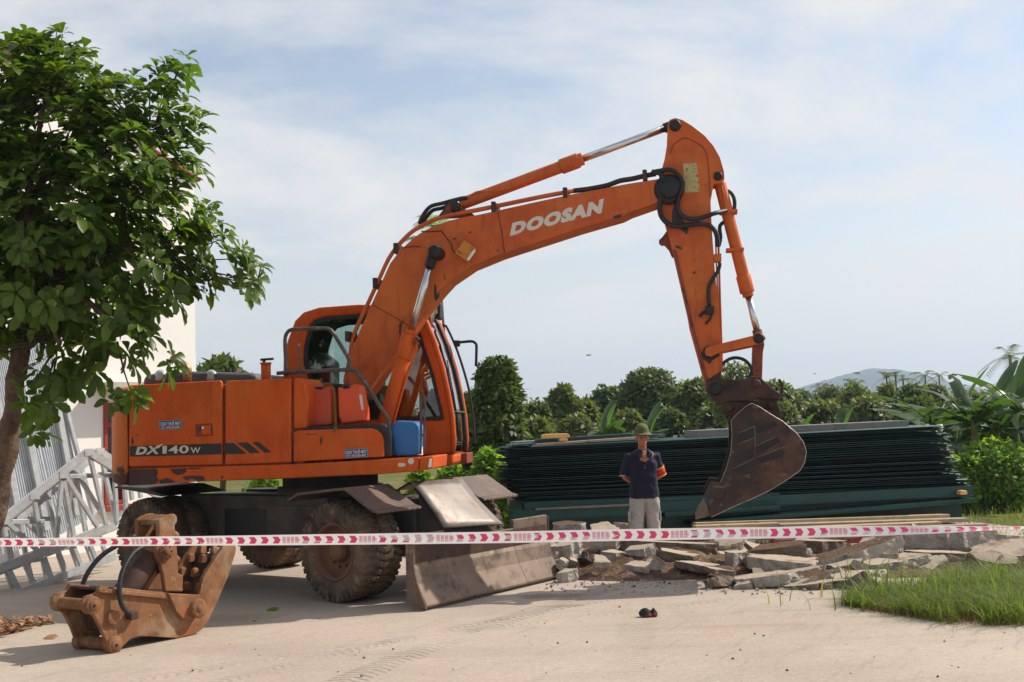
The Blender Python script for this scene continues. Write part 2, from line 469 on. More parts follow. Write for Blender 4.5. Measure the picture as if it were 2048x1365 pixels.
M['bark'] = mat('grey_brown_bark', lin(112, 92, 76), .9, 0, .25, 5, [(lin(70, 52, 42), 7, .45, .65), (lin(150, 134, 116), 12, .62, .75)], .9, 22, .2, .03)
M['bark_dark'] = mat('dark_bark', lin(74, 60, 48), .9, 0, .25, 5, None, .5, 20)
M['banana_stem'] = mat('banana_stem', lin(96, 104, 56), .7, 0, .25, 4, [(lin(84, 62, 40), 6, .5, .65)], .2)
# ================================================================== EXCAVATOR
EX_O = (-2.2, 14.3)
EY = radians(8)                       # heading of the upper structure
UY = radians(34)                      # heading of the undercarriage
E = Plane(EX_O, EY)
ex = empty("wheeled_excavator", (EX_O[0], EX_O[1], 0), -EY,
           "orange wheeled excavator with dozer blade and dark rusty bucket on concrete yard", "excavator")

def rel(d):                           # undercarriage frame inside the excavator's frame
    return Matrix.Rotation(-d + EY, 4, 'Z')
UM = rel(UY)
def part(mb, name, m, bevel=0, seg=2, parent=None, under=False):
    if under: mb.xf(UM)
    return mb.build(name, m, ex if parent is None else parent, bevel, seg)

def px_prism(pts, v0, v1, mi=0, ref=None, plane=E):
    return MB().prism(plane.poly(pts, v0 if ref is None else ref), -v0, -v1, mi)

def px_tube(pts, v, r, n=5, seg=8, plane=E):
    ps = [plane.P(p[0], p[1], p[2] if len(p) > 2 else v) for p in pts]
    return MB().tube(smooth_path(ps, n) if n > 1 else ps, r, seg)

_fc = {}
def text_pts(s, bold=0.0):
    cu = bpy.data.curves.new("lettering", 'FONT')
    cu.body = s; cu.size = 1; cu.offset = bold; cu.resolution_u = 3
    cu.space_character = 1.0 + bold * 2
    o = bpy.data.objects.new("lettering", cu); COL.objects.link(o)
    dg = bpy.context.evaluated_depsgraph_get()
    me = bpy.data.meshes.new_from_object(o.evaluated_get(dg))
    vs_ = [v.co.copy() for v in me.vertices]; fs = [tuple(p.vertices) for p in me.polygons]
    bpy.data.objects.remove(o); bpy.data.meshes.remove(me); bpy.data.curves.remove(cu)
    x0, x1 = min(v.x for v in vs_), max(v.x for v in vs_); y0, y1 = min(v.y for v in vs_), max(v.y for v in vs_)
    return [((v.x - x0) / (x1 - x0), (v.y - y0) / (y1 - y0)) for v in vs_], fs

def text_on(plane, s, corners, v, name, m, parent, bold=0.02):
    """corners: pixel bl, br, tr, tl"""
    uv, fs = text_pts(s, bold)
    bl, br, tr, tl = [plane.P(a, b, v) for a, b in corners]
    mb = MB()
    mb.add([bl * (1 - a) * (1 - b) + br * a * (1 - b) + tr * a * b + tl * (1 - a) * b for a, b in uv])
    for f in fs: mb.face(f)
    return mb.build(name, m, parent, recalc=False)

# ---------------------------------------------------------------- undercarriage
M['blade_dark'] = mat('dark_blade_steel', lin(70, 50, 42), .65, .25, .25, 4, [(lin(104, 76, 58), 6, .54, .72), (lin(40, 30, 26), 5, .56, .7)], .25, 50)
M['bucket'] = mat('scraped_bucket_steel', lin(66, 52, 47), .62, .25, .3, 2.2, [(lin(112, 78, 56), 1.6, .48, .70), (lin(44, 37, 36), 2.8, .50, .64), (lin(128, 104, 86), 7, .58, .72), (lin(176, 166, 154), 20, .66, .72)], .3, 40, .35)
M['worn_highlight'] = mat('bright_worn_highlight_steel', lin(176, 166, 156), .4, .4, .2, 12, [(lin(90, 66, 52), 9, .55, .66)], .1)  # bright colour for the painted highlight along the bucket's worn rim
UF, UR = 1.15, -1.85
TR, TW = 0.5275, 0.27
tyre_mb = MB()
hw = TW / 2
tyre_mb.lathe([(-.100, .30), (-.128, .33), (-.137, .40), (-.132, .46), (-.118, .500), (-.06, .512), (.06, .512), (.118, .500), (.132, .46), (.137, .40), (.128, .33), (.100, .30)], (0, 0, 0), (0, 1, 0), 56, close=False)
NL = 40
for k in range(NL):
    for sgn in (-1, 1):
        a = 2 * pi * (k + (.5 if sgn > 0 else 0)) / NL
        st = len(tyre_mb.v)
        tyre_mb.prism([(-.022, .478), (.022, .478), (.020, .530), (-.020, .530)], sgn * .020, sgn * .126)
        for i in range(st, len(tyre_mb.v)):
            p = tyre_mb.v[i]
            p = Vector((p.x + p.y * .18 * sgn, p.y, p.z - (abs(p.y) > .1) * .016))
            tyre_mb.v[i] = Matrix.Rotation(a, 4, 'Y') @ p
for k in range(NL):
    a = 2 * pi * k / NL
    st = len(tyre_mb.v)
    tyre_mb.prism([(-.016, .44), (.016, .44), (.014, .505), (-.014, .505)], -.139, -.118)
    tyre_mb.prism([(-.016, .44), (.016, .44), (.014, .505), (-.014, .505)], .118, .139)
    tyre_mb.xf(Matrix.Rotation(a, 4, 'Y'), st)
tyre_me = tyre_mb.mesh("tyre", M['tyre'])
rim_mb = MB().lathe([(-.105, .305), (-.118, .30), (-.112, .275), (-.06, .262), (-.02, .255), (.0, .21), (.002, .12), (.02, .11), (.02, .255), (.10, .262), (.118, .30), (.105, .305)], (0, 0, 0), (0, 1, 0), 40, close=False)
for k in range(10):
    a = 2 * pi * k / 10
    rim_mb.cyl((.165 * cos(a), -.03, .165 * sin(a)), (.165 * cos(a), .0, .165 * sin(a)), .014, 6)
rim_me = rim_mb.mesh("rim", M['rim'])
hub_me = MB().lathe([(-.10, .001), (-.10, .085), (-.075, .105), (.02, .115), (.06, .12)], (0, 0, 0), (0, 1, 0), 24, close=False).mesh("hub", M['rim'])
for u, steer in ((UF, radians(6)), (UR, 0)):
    for v in (1.10, .80, -.80, -1.10):
        near = v > 0
        loc = UM @ Vector((u, -v, TR + .0))
        w = bpy.data.objects.new("wheel", tyre_me)          # the tyre carries its rim and hub
        COL.objects.link(w); w.parent = ex; w.location = loc
        w.rotation_euler = (0, random.uniform(0, 1), -UY + EY - steer)
        if not near: w.rotation_euler[2] += pi
        for me, nm in ((rim_me, "rim"), (hub_me, "hub")):
            if nm == "hub" and abs(v) < 1: continue
            c = bpy.data.objects.new(nm, me); COL.objects.link(c); c.parent = w
            if abs(v) < 1 and nm == "rim": c.rotation_euler = (0, 0, pi)
for u in (UF, UR):
    mb = MB().tube([(u, -.95, TR), (u, -.6, TR), (u, -.25, TR), (u, .25, TR), (u, .6, TR), (u, .95, TR)], [.09, .10, .17, .17, .10, .09], 14)
    part(mb, "axle", M['chassis'], under=True)
# chassis frame
mb = MB().prism([(UR - .35, .62), (UR + .4, .50), (UF - .3, .50), (UF + .45, .62), (UF + .45, 1.02), (UR - .35, 1.02)], -.42, .42)
part(mb, "chassis", M['chassis'], .02, under=True)
uA, uB = -1.9, .54
mb = MB()
mb.box(uA, uB, -.64, -.43, .47, 1.06)
part(mb, "side_box", M['chassis'], .02, under=True)
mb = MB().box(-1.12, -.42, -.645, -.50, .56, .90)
part(mb, "step_recess_shade", M['grease'], .01, under=True)  # solid block, nearly flush; its black stands in for the recess's shade
mb = MB().box(uB - .80, uB - .16, -.665, -.635, .54, .95)
so = part(mb, "box_door", M['chassis'], .008, under=True)
mb = MB().box(uB - .34, uB - .22, -.69, -.665, .68, .80); mb.cyl((uB - .29, -.70, .765), (uB - .29, -.69, .765), .012, 10)
part(mb, "latch", M['black'], .004, parent=so, under=True)
mb = MB().box(uA, uB, .43, .64, .47, 1.06)
part(mb, "side_box", M['chassis'], .02, under=True)
# turntable
part(MB().lathe([(.98, .0), (.98, .62), (1.14, .62), (1.14, .56), (1.30, .56), (1.30, 0)], (0, 0, 0), (0, 0, 1), 48, close=False), "slew_ring", M['chassis'])
# rear guard plate sloping under the counterweight
mb = MB().prism([(UR - .66, 1.165), (UR - .62, 1.185), (UR - .1, 1.17), (UR + .25, 1.09), (UR + .20, 1.07), (UR - .12, 1.11)], -1.15, -.2)
part(mb, "rear_mudguard", M['grease'], .01, under=True)
# fenders
def fender(y0, y1, n):
    prof = [(UF - .60, 1.07), (UF - .45, 1.14), (UF + .05, 1.19), (UF + .22, 1.20), (UF + .58, .985), (UF + .66, .965)]
    t = .028
    pts = prof + [(a, b - t) for a, b in reversed(prof)]
    mb = MB().prism(pts, y0, y1)
    return part(mb, "mudguard", M['checker'], .006, under=True)
fender(-1.28, -.56, 0); fender(.58, 1.28, 1)
# worn cover plate between the mudguards
c = MB()
a0, a1, b0, b1 = Vector((1.60, -.46, 1.22)), Vector((1.60, .45, 1.20)), Vector((2.16, .44, .70)), Vector((2.05, -.48, .74))
nrm = (a1 - a0).cross(b0 - a0).normalized()
if nrm.z < 0: nrm = -nrm
N = 8
gt, gb = [], []
for i in range(N + 1):
    for j in range(N + 1):
        s_, t_ = i / N, j / N
        p = (a0 * (1 - s_) + a1 * s_) * (1 - t_) + (b1 * (1 - s_) + b0 * s_) * t_
        p = p + nrm * (.02 * sin(3 * s_ + 1) * sin(3.1 * t_) + .012 * noise.noise(p * 4))
        gt.append(p); gb.append(p - nrm * .015)
ia = c.add(gt); ib = c.add(gb)
for i in range(N):
    for j in range(N):
        k = i * (N + 1) + j
        c.face((ia + k, ia + k + 1, ia + k + N + 2, ia + k + N + 1), 0, True)
        c.face((ib + k, ib + k + N + 1, ib + k + N + 2, ib + k + 1), 0, True)
for i in range(N):
    for k, l in ((i, i + 1), (N * (N + 1) + i, N * (N + 1) + i + 1), (i * (N + 1), (i + 1) * (N + 1)), (i * (N + 1) + N, (i + 1) * (N + 1) + N)):
        c.face((ia + k, ia + l, ib + l, ib + k))
part(c, "cover_plate", M['plate'], under=True)
part(MB().prism([(UF + .45, .55), (2.12, .42), (2.12, .60), (1.55, 1.14), (UF + .45, 1.10)], -.34, .34), "blade_mount", M['chassis'], .02, under=True)
# dozer blade
BU = UF + 1.08
mb = MB()
def blade_prof(top):
    f_ = [(BU + .16, .03), (BU + .165, .05), (BU + .06, .26), (BU + .02, .40), (BU, .44), (BU, top)]
    return f_ + [(BU - .05, top), (BU - .05, .42), (BU + .0, .22), (BU + .12, .03)]
for y0, y1, tp in ((-1.25, -.72, .735), (-.72, .55, .64), (.55, 1.25, .735)):
    mb.prism(blade_prof(tp), y0, y1)
bl = part(mb, "dozer_blade", M['blade'], .008, under=True)
for y0 in (-1.262, 1.25):
    mb = MB().prism([(BU - .08, .06), (BU + .17, .02), (BU + .06, .27), (BU + .015, .42), (BU + .01, .72), (BU - .08, .72)], y0, y0 + .012)
    part(mb, "end_plate", M['blade'], .003, parent=bl, under=True)
mb = MB().prism([(BU - .002, .455), (BU + .006, .455), (BU + .006, .63), (BU - .002, .63)], -1.2, 1.2)
part(mb, "upper_facing", M['blade_dark'], 0, parent=bl, under=True)

# ---------------------------------------------------------------- upper structure
def zl(p, q, v):                      # height along a line through two photo points, as a function of local x
    a, b = E.P(*p, v), E.P(*q, v)
    return lambda u: a.z + (b.z - a.z) * (u - a.x) / (b.x - a.x)
HV = 1.2
ztop = zl((254, 772), (600, 755), HV); zbot = zl((256, 971), (600, 956), HV)
zdoor = zl((256, 936), (768, 917), HV)
u254, u448, u585, u600 = E.P(254, 850, HV).x, E.P(448, 850, HV).x, E.P(585, 850, HV).x, E.P(605, 850, HV).x
# counterweight (plan outline, rounded tail)
plan = [(u254, HV)]
for k in range(1, 9):
    a = pi / 2 * k / 8
    plan.append((u254 - .30 * sin(a) ** .9, HV - .34 * (1 - cos(a))))
for k in range(1, 6): plan.append((u254 - .30 - .06 * sin(pi / 2 * k / 5), (HV - .34) * (1 - k / 5)))
plan = plan + [(a, -b) for a, b in reversed(plan[:-1])]
mb = MB(); rings = []
for zz, ins in ((0, .05), (.04, .0), (.35, -.012), (.7, 0.0), (.93, .02), (1.0, .07)):
    rings.append([(a + ins * (1 if a < u254 - .01 else 0), -(b - math.copysign(ins if abs(b) > .3 else 0, b)), zbot(a) + (ztop(a) - .01 - zbot(a)) * zz) for a, b in plan])
ids = [mb.add(r) for r in rings]; n = len(plan)
for i in range(len(ids) - 1):
    for k in range(n):
        l = (k + 1) % n
        mb.face((ids[i] + k, ids[i] + l, ids[i + 1] + l, ids[i + 1] + k), 0, k != n - 1)
mb.face(range(ids[0], ids[0] + n)); mb.face(range(ids[-1], ids[-1] + n))
part(mb, "counterweight", M['counterweight'])
# engine house core
mb = MB().prism([(u254 + .01, zbot(u254) + .05), (u600, zbot(u600) + .05), (u600, ztop(u600) - .03), (u254 + .01, ztop(u254) - .03)], -HV + .04, HV - .02)
part(mb, "engine_house", M['orange_dark'], .03)
def door(p, name, v0=HV, t=.045, m='orange', bev=.018):
    return part(px_prism(p, v0, v0 - t), name, M[m], bev, 3)
d1 = door([(257, 934), (444, 930), (444, 764), (440, 761), (258, 771)], "side_door")
d2 = door([(450, 930), (582, 925), (582, 757), (454, 762), (450, 766)], "side_door")
# hydraulic tank shoulder
mb = px_prism([(586, 858), (613, 856), (617, 800), (611, 768), (604, 757), (586, 757)], HV, .55)
part(mb, "hydraulic_tank", M['orange'], .03, 3)
# step box and its rubber edged deck
part(px_prism([(587, 924), (767, 914), (766, 880), (762, 869), (752, 860), (740, 857), (596, 861), (587, 866)], HV, .62), "tool_box", M['orange'], .012, 3)
part(px_prism([(590, 920), (780, 914), (779, 880), (772, 862), (760, 851), (745, 848), (612, 853), (590, 856)], HV - .05, .40, ref=HV), "deck_step", M['black'], .01)
# side rail
part(px_prism([(257, 938), (585, 929), (768, 919), (838, 915), (836, 943), (760, 949), (600, 956), (411, 963), (300, 970), (257, 972)], HV + .01, HV - .12), "frame_rail", M['orange'], .012, 2)
part(px_prism([(839, 915), (866, 913), (864, 938), (838, 943)], HV + .005, .4), "rail_end", M['orange'], .012, 2)
part(px_prism([(780, 925), (862, 922), (862, 930), (780, 934)], HV - .02, .5, ref=HV), "front_step", M['orange_dark'], .01)
o = part(px_prism([(858, 918), (863, 917), (862, 935), (856, 936)], HV + .015, HV - .02), "marker_lamp", M['white_lens'], .006)
mb = px_prism([(257, 960), (820, 936), (826, 944), (600, 958), (300, 968)], HV - .14, -1.18, ref=HV)
part(mb, "main_frame", M['chassis'])
# paint worn off the tail of the rail
PL = mat('bare_brown_primer', lin(66, 44, 38), .6, 0, .25, 6, None, .1, 40)
for pz in ([(257.5, 939), (300, 938), (313, 938), (316, 945), (313, 954), (318, 960), (312, 968), (300, 969.6), (257.5, 971.5)],
           [(340, 938), (374, 937), (372, 944), (366, 949), (354, 951), (346, 947)], [(318, 961), (334, 956), (344, 960), (352, 965), (338, 967), (320, 968)],
           [(364, 954), (384, 951), (408, 953), (410, 961), (396, 963), (384, 958), (372, 962)], [(376, 936.5), (402, 935.6), (400, 938), (378, 939)], [(441, 953), (446, 952), (447, 958), (442, 958)]):
    part(MB().ngon([E.P(a, b, HV + .0125) for a, b in pz]), "paint_loss", PL)
for pz in ([(262, 880), (266, 874), (268, 884), (264, 892)], [(640, 878), (643, 872), (645, 884), (641, 893)], [(610, 868.5), (636, 868), (634, 869.6), (612, 870)], [(272, 870), (275, 868), (275, 873)]):
    part(MB().ngon([E.P(a, b, HV + .0022) for a, b in pz]), "paint_chip", PL)
# badges on the rail
b0 = E.P(822, 923, HV + .012); part(MB().cyl((b0.x, -HV - .012, b0.z), (b0.x, -HV - .018, b0.z), .034, 20), "reflector", M['decal_white'])
part(px_prism([(795, 929), (798, 926), (810, 927), (811, 932), (806, 934), (797, 934)], HV + .016, HV + .01), "reflector_plate", M['decal_white'])
# door latch, stickers, stripe
lt = part(px_prism([(391, 849), (424, 847), (425, 872), (391, 874)], HV + .006, HV - .01), "latch", M['orange_dark'], .003, parent=d1)
part(px_prism([(402, 852), (420, 851), (420, 869), (402, 870)], HV + .013, HV), "latch_handle", M['orange'], .002, parent=lt) if False else None
part(px_prism([(403, 852), (421, 851), (421, 869), (403, 870)], HV + .014, HV), "latch_handle", M['orange'], .002, parent=d1)
k0 = E.P(407, 856, HV); part(MB().cyl((k0.x, -HV - .014, k0.z), (k0.x, -HV - .022, k0.z), .014, 12), "key_lock", M['chrome'], parent=d1)
def sticker(cs, v, parent):
    s1 = part(px_prism(cs, v + .002, v - .002), "sticker", M['sticker_blue'], parent=parent)
    (ax, ay), (bx, by), (cx, cy), (dx, dy) = cs
    L = lambda s_, t_: ((ax * (1 - s_) + bx * s_) * (1 - t_) + (dx * (1 - s_) + cx * s_) * t_, (ay * (1 - s_) + by * s_) * (1 - t_) + (dy * (1 - s_) + cy * s_) * t_)
    r = lambda s0, s1_, t0, t1: [L(s0, t0), L(s1_, t0), L(s1_, t1), L(s0, t1)]
    text_on(E, "CHO THUÊ MÁY", r(.06, .94, .42, .90), v + .0035, "lettering", M['sticker_white'], parent, .035)
    text_on(E, "ĐT: 0972.824.887", r(.09, .91, .10, .36), v + .0035, "lettering", M['sticker_white'], parent, .03)
    for q in (r(.02, .98, .03, .055), r(.02, .98, .945, .97), r(.02, .035, .03, .97), r(.965, .98, .03, .97)):
        mb = MB().ngon([E.P(a, b, v + .003) for a, b in q]); part(mb, "sticker_border", M['sticker_white'], parent=parent)
sticker([(319, 861), (365, 858), (364, 839), (317, 842)], HV, d1)
tb = [o_ for o_ in ex.children if o_.name.startswith("tool_box")][0]
sticker([(689, 917), (737, 914), (736, 896), (688, 899)], HV, tb)
def decal(p, name, m, parent, v=HV + .0025):
    return part(MB().ngon([E.P(a, b, v) for a, b in p]), name, M[m], parent=parent)
decal([(260, 914), (443.5, 909), (443.5, 887), (259, 893)], "stripe", 'decal_black', d1)
decal([(450.5, 909), (494, 908), (467, 886), (450.5, 887)], "stripe", 'decal_black', d2)
decal([(500, 907), (521, 906), (495, 885), (474, 886)], "stripe", 'decal_black', d2)
decal([(529, 906), (543, 905), (517, 884), (504, 885)], "stripe", 'decal_black', d2)
text_on(E, "D", [(271, 910), (292, 909.5), (296, 893), (275, 894)], HV + .005, "lettering", M['decal_white'], d1, .05)
text_on(E, "X", [(291, 909.5), (317, 908.5), (322, 890), (296, 893)], HV + .005, "lettering", M['decal_white'], d1, .03)
text_on(E, "1", [(325, 908), (333, 907.8), (334, 892), (325, 892.2)], HV + .005, "lettering", M['decal_white'], d1, .02)
text_on(E, "40", [(337, 907.8), (377, 907), (378, 891), (337, 891.6)], HV + .005, "lettering", M['decal_white'], d1, .02)
text_on(E, "W", [(382, 907), (400, 906.5), (401, 895), (381, 895.5)], HV + .005, "lettering", M['decal_white'], d1, .02)
decal([(310, 897), (317, 897), (327, 888), (322, 889)], "lettering_tick", 'decal_white', d1, HV + .0052)
# engine cover, exhaust, breather
cv = part(px_prism([(283, 775), (285, 757), (292, 750), (312, 746), (380, 743), (498, 746), (514, 750), (516, 772)], .75, -.6), "engine_cover", M['grey_cover'], .05, 3)
for cx in (318, 420):
    q = E.P(cx, 752, .76)
    part(MB().lathe([(-.05, .02), (-.05, .05), (.02, .07), (.03, .03)], (q.x, -.72, q.z), (0, -1, .25), 16), "cover_latch", M['galv'], .0, parent=cv)
q = E.P(470, 752, .5); part(MB().cyl((q.x, -.5, q.z - .12), (q.x, -.5, q.z + .07), .045, 16), "filler_cap", M['rust_dark'])
part(px_tube([(375, 775), (375, 752), (375, 740), (371, 734), (345, 714)], .9, .048, 1, 16), "exhaust_pipe", M['brass'])
q = E.P(532, 756, .9)
br = part(MB().cyl((q.x, -.9, q.z - .12), (q.x, -.9, q.z + .15), .055, 20).cyl((q.x, -.9, q.z + .152), (q.x, -.9, q.z + .172), .064, 20), "breather", M['orange'])
part(MB().cyl((q.x - .02, -.9, q.z + .172), (q.x - .02, -.9, q.z + .20), .018, 10).tube([(q.x - .06, -.9, q.z + .205), (q.x + .09, -.9, q.z + .21)], .014, 8), "breather_lever", M['black'], parent=br)
# handrails
RV = 1.02
part(px_tube([(574, 752), (571, 712), (570, 682), (573, 668), (582, 660), (600, 658.5), (645, 657), (658, 659), (667, 668), (695, 714), (698, 728), (698, 744)], RV, .021, 3, 10), "handrail", M['rail'])
part(px_tube([(554, 747), (600, 744), (690, 740), (706, 741), (719, 751), (770, 829), (777, 845), (779, 862), (780, 912)], RV + .03, .022, 3, 10), "handrail", M['rail'])
part(px_tube([(597, 688), (600, 733), (604, 779)], RV + .06, .011, 1, 8), "whip_rod", M['rail'])
part(px_tube([(841, 909), (842, 850), (842, 805), (843, 795), (846, 791), (849, 795), (850, 805), (849, 850), (848, 908)], 1.12, .0125, 2, 8), "grab_rail", M['rail'])
q = E.P(845, 870, 1.12); part(MB().box(q.x - .03, q.x + .03, -1.13, -1.11, q.z - .02, q.z + .01), "grab_rail_brace", M['rail'])
part(px_prism([(769, 912), (787, 911), (787, 905), (769, 906)], RV + .08, RV - .06), "rail_foot", M['black'], .004)

# ---------------------------------------------------------------- cab
CV0, CV1 = -.25, -1.12
outer = [(565, 760), (566, 720), (574, 682), (589, 642), (606, 625), (637, 615), (716, 609), (790, 612), (834, 620), (850, 640), (868, 685), (884, 736), (895, 785), (903, 830), (907, 880), (905, 908), (800, 913), (700, 917), (600, 921)]
inner = [(618, 762), (607, 728), (608, 692), (619, 652), (628, 641), (650, 634), (722, 629), (790, 630), (820, 636), (836, 655), (850, 700), (866, 748), (877, 795), (885, 828), (887, 838), (880, 841), (800, 841), (700, 838), (640, 800)]
def ctr(pts):
    return sum(a for a, b in pts) / len(pts), sum(b for a, b in pts) / len(pts)
cx_, cy_ = ctr(inner)
inner2 = [(cx_ + (a - cx_) * .945, cy_ + (b - cy_) * .93) for a, b in inner]
PO, PI_, PI2 = [E.poly(p, CV0) for p in (outer, inner, inner2)]
mb = MB(); n = len(outer)
for y, flip in ((-CV0, 0), (-CV1, 1)):
    a = mb.add([(p[0], y, p[1]) for p in PO]); b = mb.add([(p[0], y, p[1]) for p in PI_]); 
    yi = y + (.04 if not flip else -.04)
    d = mb.add([(p[0], yi, p[1]) for p in PI_])
    for k in range(n):
        l = (k + 1) % n
        mb.face((a + k, a + l, b + l, b + k), 0, True)
        mb.face((b + k, b + l, d + l, d + k), 0)
    if not flip: a0 = a
    else: a1 = a
for k in range(n):
    l = (k + 1) % n
    if 8 <= k <= 14: continue                 # windscreen opening
    mb.face((a0 + k, a0 + l, a1 + l, a1 + k), 0, True)
cab = part(mb, "cab", M['orange'])
b_ = cab.modifiers.new("bevel", 'BEVEL'); b_.width = .03; b_.segments = 3; b_.limit_method = 'ANGLE'; b_.angle_limit = radians(60)
for y, nm in ((-CV0 + .006, 0), (-CV1 - .006, 1)):
    mb = MB()
    a = mb.add([(p[0], y, p[1]) for p in PI_]); b = mb.add([(p[0], y, p[1]) for p in PI2])
    for k in range(n):
        l = (k + 1) % n
        mb.face((a + k, a + l, b + l, b + k), 0)
    part(mb, "window_seal", M['black'], parent=cab)
    part(MB().ngon([(p[0], y, p[1]) for p in PI2]), "side_window", M['glass'], parent=cab)
# dark lining inside the cab
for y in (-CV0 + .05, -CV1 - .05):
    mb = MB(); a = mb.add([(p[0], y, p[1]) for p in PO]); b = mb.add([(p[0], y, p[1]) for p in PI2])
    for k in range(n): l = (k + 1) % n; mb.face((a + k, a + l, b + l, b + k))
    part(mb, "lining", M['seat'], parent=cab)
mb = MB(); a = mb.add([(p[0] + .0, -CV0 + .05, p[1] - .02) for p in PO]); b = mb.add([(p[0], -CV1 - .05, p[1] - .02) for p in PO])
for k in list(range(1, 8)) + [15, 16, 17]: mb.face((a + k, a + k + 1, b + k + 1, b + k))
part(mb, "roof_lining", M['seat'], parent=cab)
# windscreen
fr = PO[8:16]
mb = MB(); ya, yb = -CV0 + .05, -CV1 - .05
ia = mb.add([(p[0] - .01, ya, p[1]) for p in fr]); ib = mb.add([(p[0] - .01, yb, p[1]) for p in fr])
for k in range(len(fr) - 1): mb.face((ia + k, ia + k + 1, ib + k + 1, ib + k), 0, True)
part(mb, "windscreen", M['glass'], parent=cab)
for y in (ya, yb):
    part(MB().tube([(p[0] - .005, y, p[1]) for p in fr], .026, 8), "windscreen_seal", M['black'], parent=cab)
for y in (-CV0 + .015, -CV1 - .015):
    part(MB().tube([(p[0], y, p[1]) for p in fr], .035, 8), "windscreen_post", M['orange'], parent=cab)
part(MB().tube([(fr[5][0] + .01, ya, fr[5][1] + .03), (fr[5][0] + .01, yb, fr[5][1] + .03)], .016, 6), "windscreen_bar", M['black'], parent=cab)
part(MB().tube([(fr[0][0] + .0, ya, fr[0][1]), (fr[0][0], yb, fr[0][1])], .03, 6), "windscreen_header", M['orange'], parent=cab)
part(MB().tube([(fr[3][0] + .03, ya - (-.12), fr[3][1] + .1), (fr[4][0] + .04, ya + .10, fr[4][1]), (fr[5][0] + .04, ya + .06, fr[5][1] + .02)], .008, 6), "wiper", M['black'], parent=cab)
part(px_prism([(700, 921), (906, 909), (906, 928), (890, 934), (866, 938), (700, 945)], CV0 + .04, CV1 - .04), "cab_base", M['orange'], .03, 3)
part(px_prism([(897, 911), (919, 909), (919, 931), (897, 932)], CV0 - .5, CV1 - .06, ref=CV0), "base_bracket", M['orange_dark'], .01)
# cab interior
part(px_prism([(735, 850), (800, 850), (806, 815), (762, 805), (745, 720), (722, 720), (728, 810)], -.45, -.92), "operator_seat", M['seat'], .04, 3)
part(px_prism([(752, 765), (775, 772), (800, 790), (800, 800), (770, 790), (750, 785)], -.40, -.50), "armrest", M['skin_seat'], .02, 2)
q = E.P(846, 757, -.7)
ring = [Vector((q.x, .7, q.z)) + Matrix.Rotation(radians(-25), 3, 'Y') @ Vector((.19 * cos(a), .19 * sin(a), 0)) for a in [2 * pi * k / 24 for k in range(24)]]
sw = MB().tube(ring, .018, 8, closed=True); sw.tube([(q.x, .7, q.z), (q.x + .10, .7, q.z - .45)], .035, 8)
part(sw, "steering_wheel", M['black'])
part(px_prism([(820, 850), (882, 850), (878, 790), (862, 775), (848, 800), (835, 830)], -.55, -.95), "console", M['seat'], .03)
q = E.P(853, 725, -.5)
part(MB().tube([(q.x, .5, q.z + .28), (q.x, .5, q.z + .08), (q.x, .5, q.z - .06), (q.x, .5, q.z - .12)], [.004, .006, .022, .02], 6), "hanging_tassel", mat('red_tassel', lin(150, 50, 40), .8))
part(px_prism([(612, 850), (640, 850), (640, 720), (615, 700)], -.6, -1.1, ref=CV0), "rear_trim", M['seat'], .02)
# mirror bars, lamp, antenna
part(px_tube([(880, 656), (885, 652), (890, 652), (896, 659), (915, 703), (932, 757), (941, 797), (948, 860), (948, 873), (944, 882), (932, 885)], -1.16, .016, 3, 8), "mirror_bar", M['black'])
part(px_tube([(912, 686), (935, 683.5), (945, 683.5), (951, 687), (953, 694), (952, 733)], -1.16, .018, 3, 8), "mirror_arm", M['black'])
part(px_prism([(908, 681), (919, 681), (919, 693), (910, 694)], -1.13, -1.19), "mirror_clamp", M['black'], .005)
part(px_tube([(884, 594), (886, 640), (890, 684)], -1.18, .016, 1, 8), "antenna_pole", M['grey_cover'])
mb = px_prism([(866, 610), (876, 602), (881, 608), (880, 636), (876, 640), (858, 634), (858, 628)], -.55, -.72)
wl_ = part(mb, "work_lamp", M['black'], .01)
part(px_prism([(868, 615), (873, 609), (875, 627), (870, 629)], -.54, -.56), "lamp_lens", M['white_lens'], parent=wl_)

# ---------------------------------------------------------------- boom
BV = .24
boom_px = [(690, 790), (686, 762), (692, 730), (704, 697), (743.5, 607), (765, 560), (780, 527), (799, 502), (828, 475), (846, 463), (868, 452), (897, 442), (926, 435), (956, 430), (1080, 402.5), (1148, 388), (1255, 368), (1318, 358),
           (1340, 350), (1358, 362), (1363, 378), (1358, 396), (1340, 405), (1316, 405), (1262, 424), (1244, 433), (1160, 457), (1080, 483), (1000, 509), (941, 533), (897, 563), (877, 585), (861, 604), (838, 634), (815, 670), (796, 699), (762, 744), (735, 786), (712, 806)]
boom = part(px_prism(boom_px, BV, -BV), "boom", M['orange_arm'], .008)
text_on(E, "DOOSAN", [(1019, 473), (1203, 427), (1208, 397), (1025, 446)], BV + .004, "lettering", M['decal_white'], boom, .07)
def disc(px, py, v0, v1, r, name, m, parent=None, seg=24, plane=E):
    q = plane.P(px, py, v0)
    return part(MB().lathe([(0, .001), (0, r * .8), (.02, r), (abs(v1 - v0), r)], (q.x, -v0, q.z), (0, 1, 0), seg, close=False), name, m, parent=parent)
disc(868, 503, .52, .20, .078, "boom_pin", M['grease']); disc(868, 503, -.2, -.5, .078, "boom_pin", M['grease'])
disc(868, 503, BV + .012, BV - .02, .20, "pin_boss", M['orange_arm'], boom)
disc(1338, 378, .34, .1, .105, "arm_pin", M['grease'])
disc(1338, 378, BV + .03, BV - .05, .17, "tip_boss", M['grease'], boom)
disc(700, 790, .40, -.40, .12, "foot_pin", M['grease'])
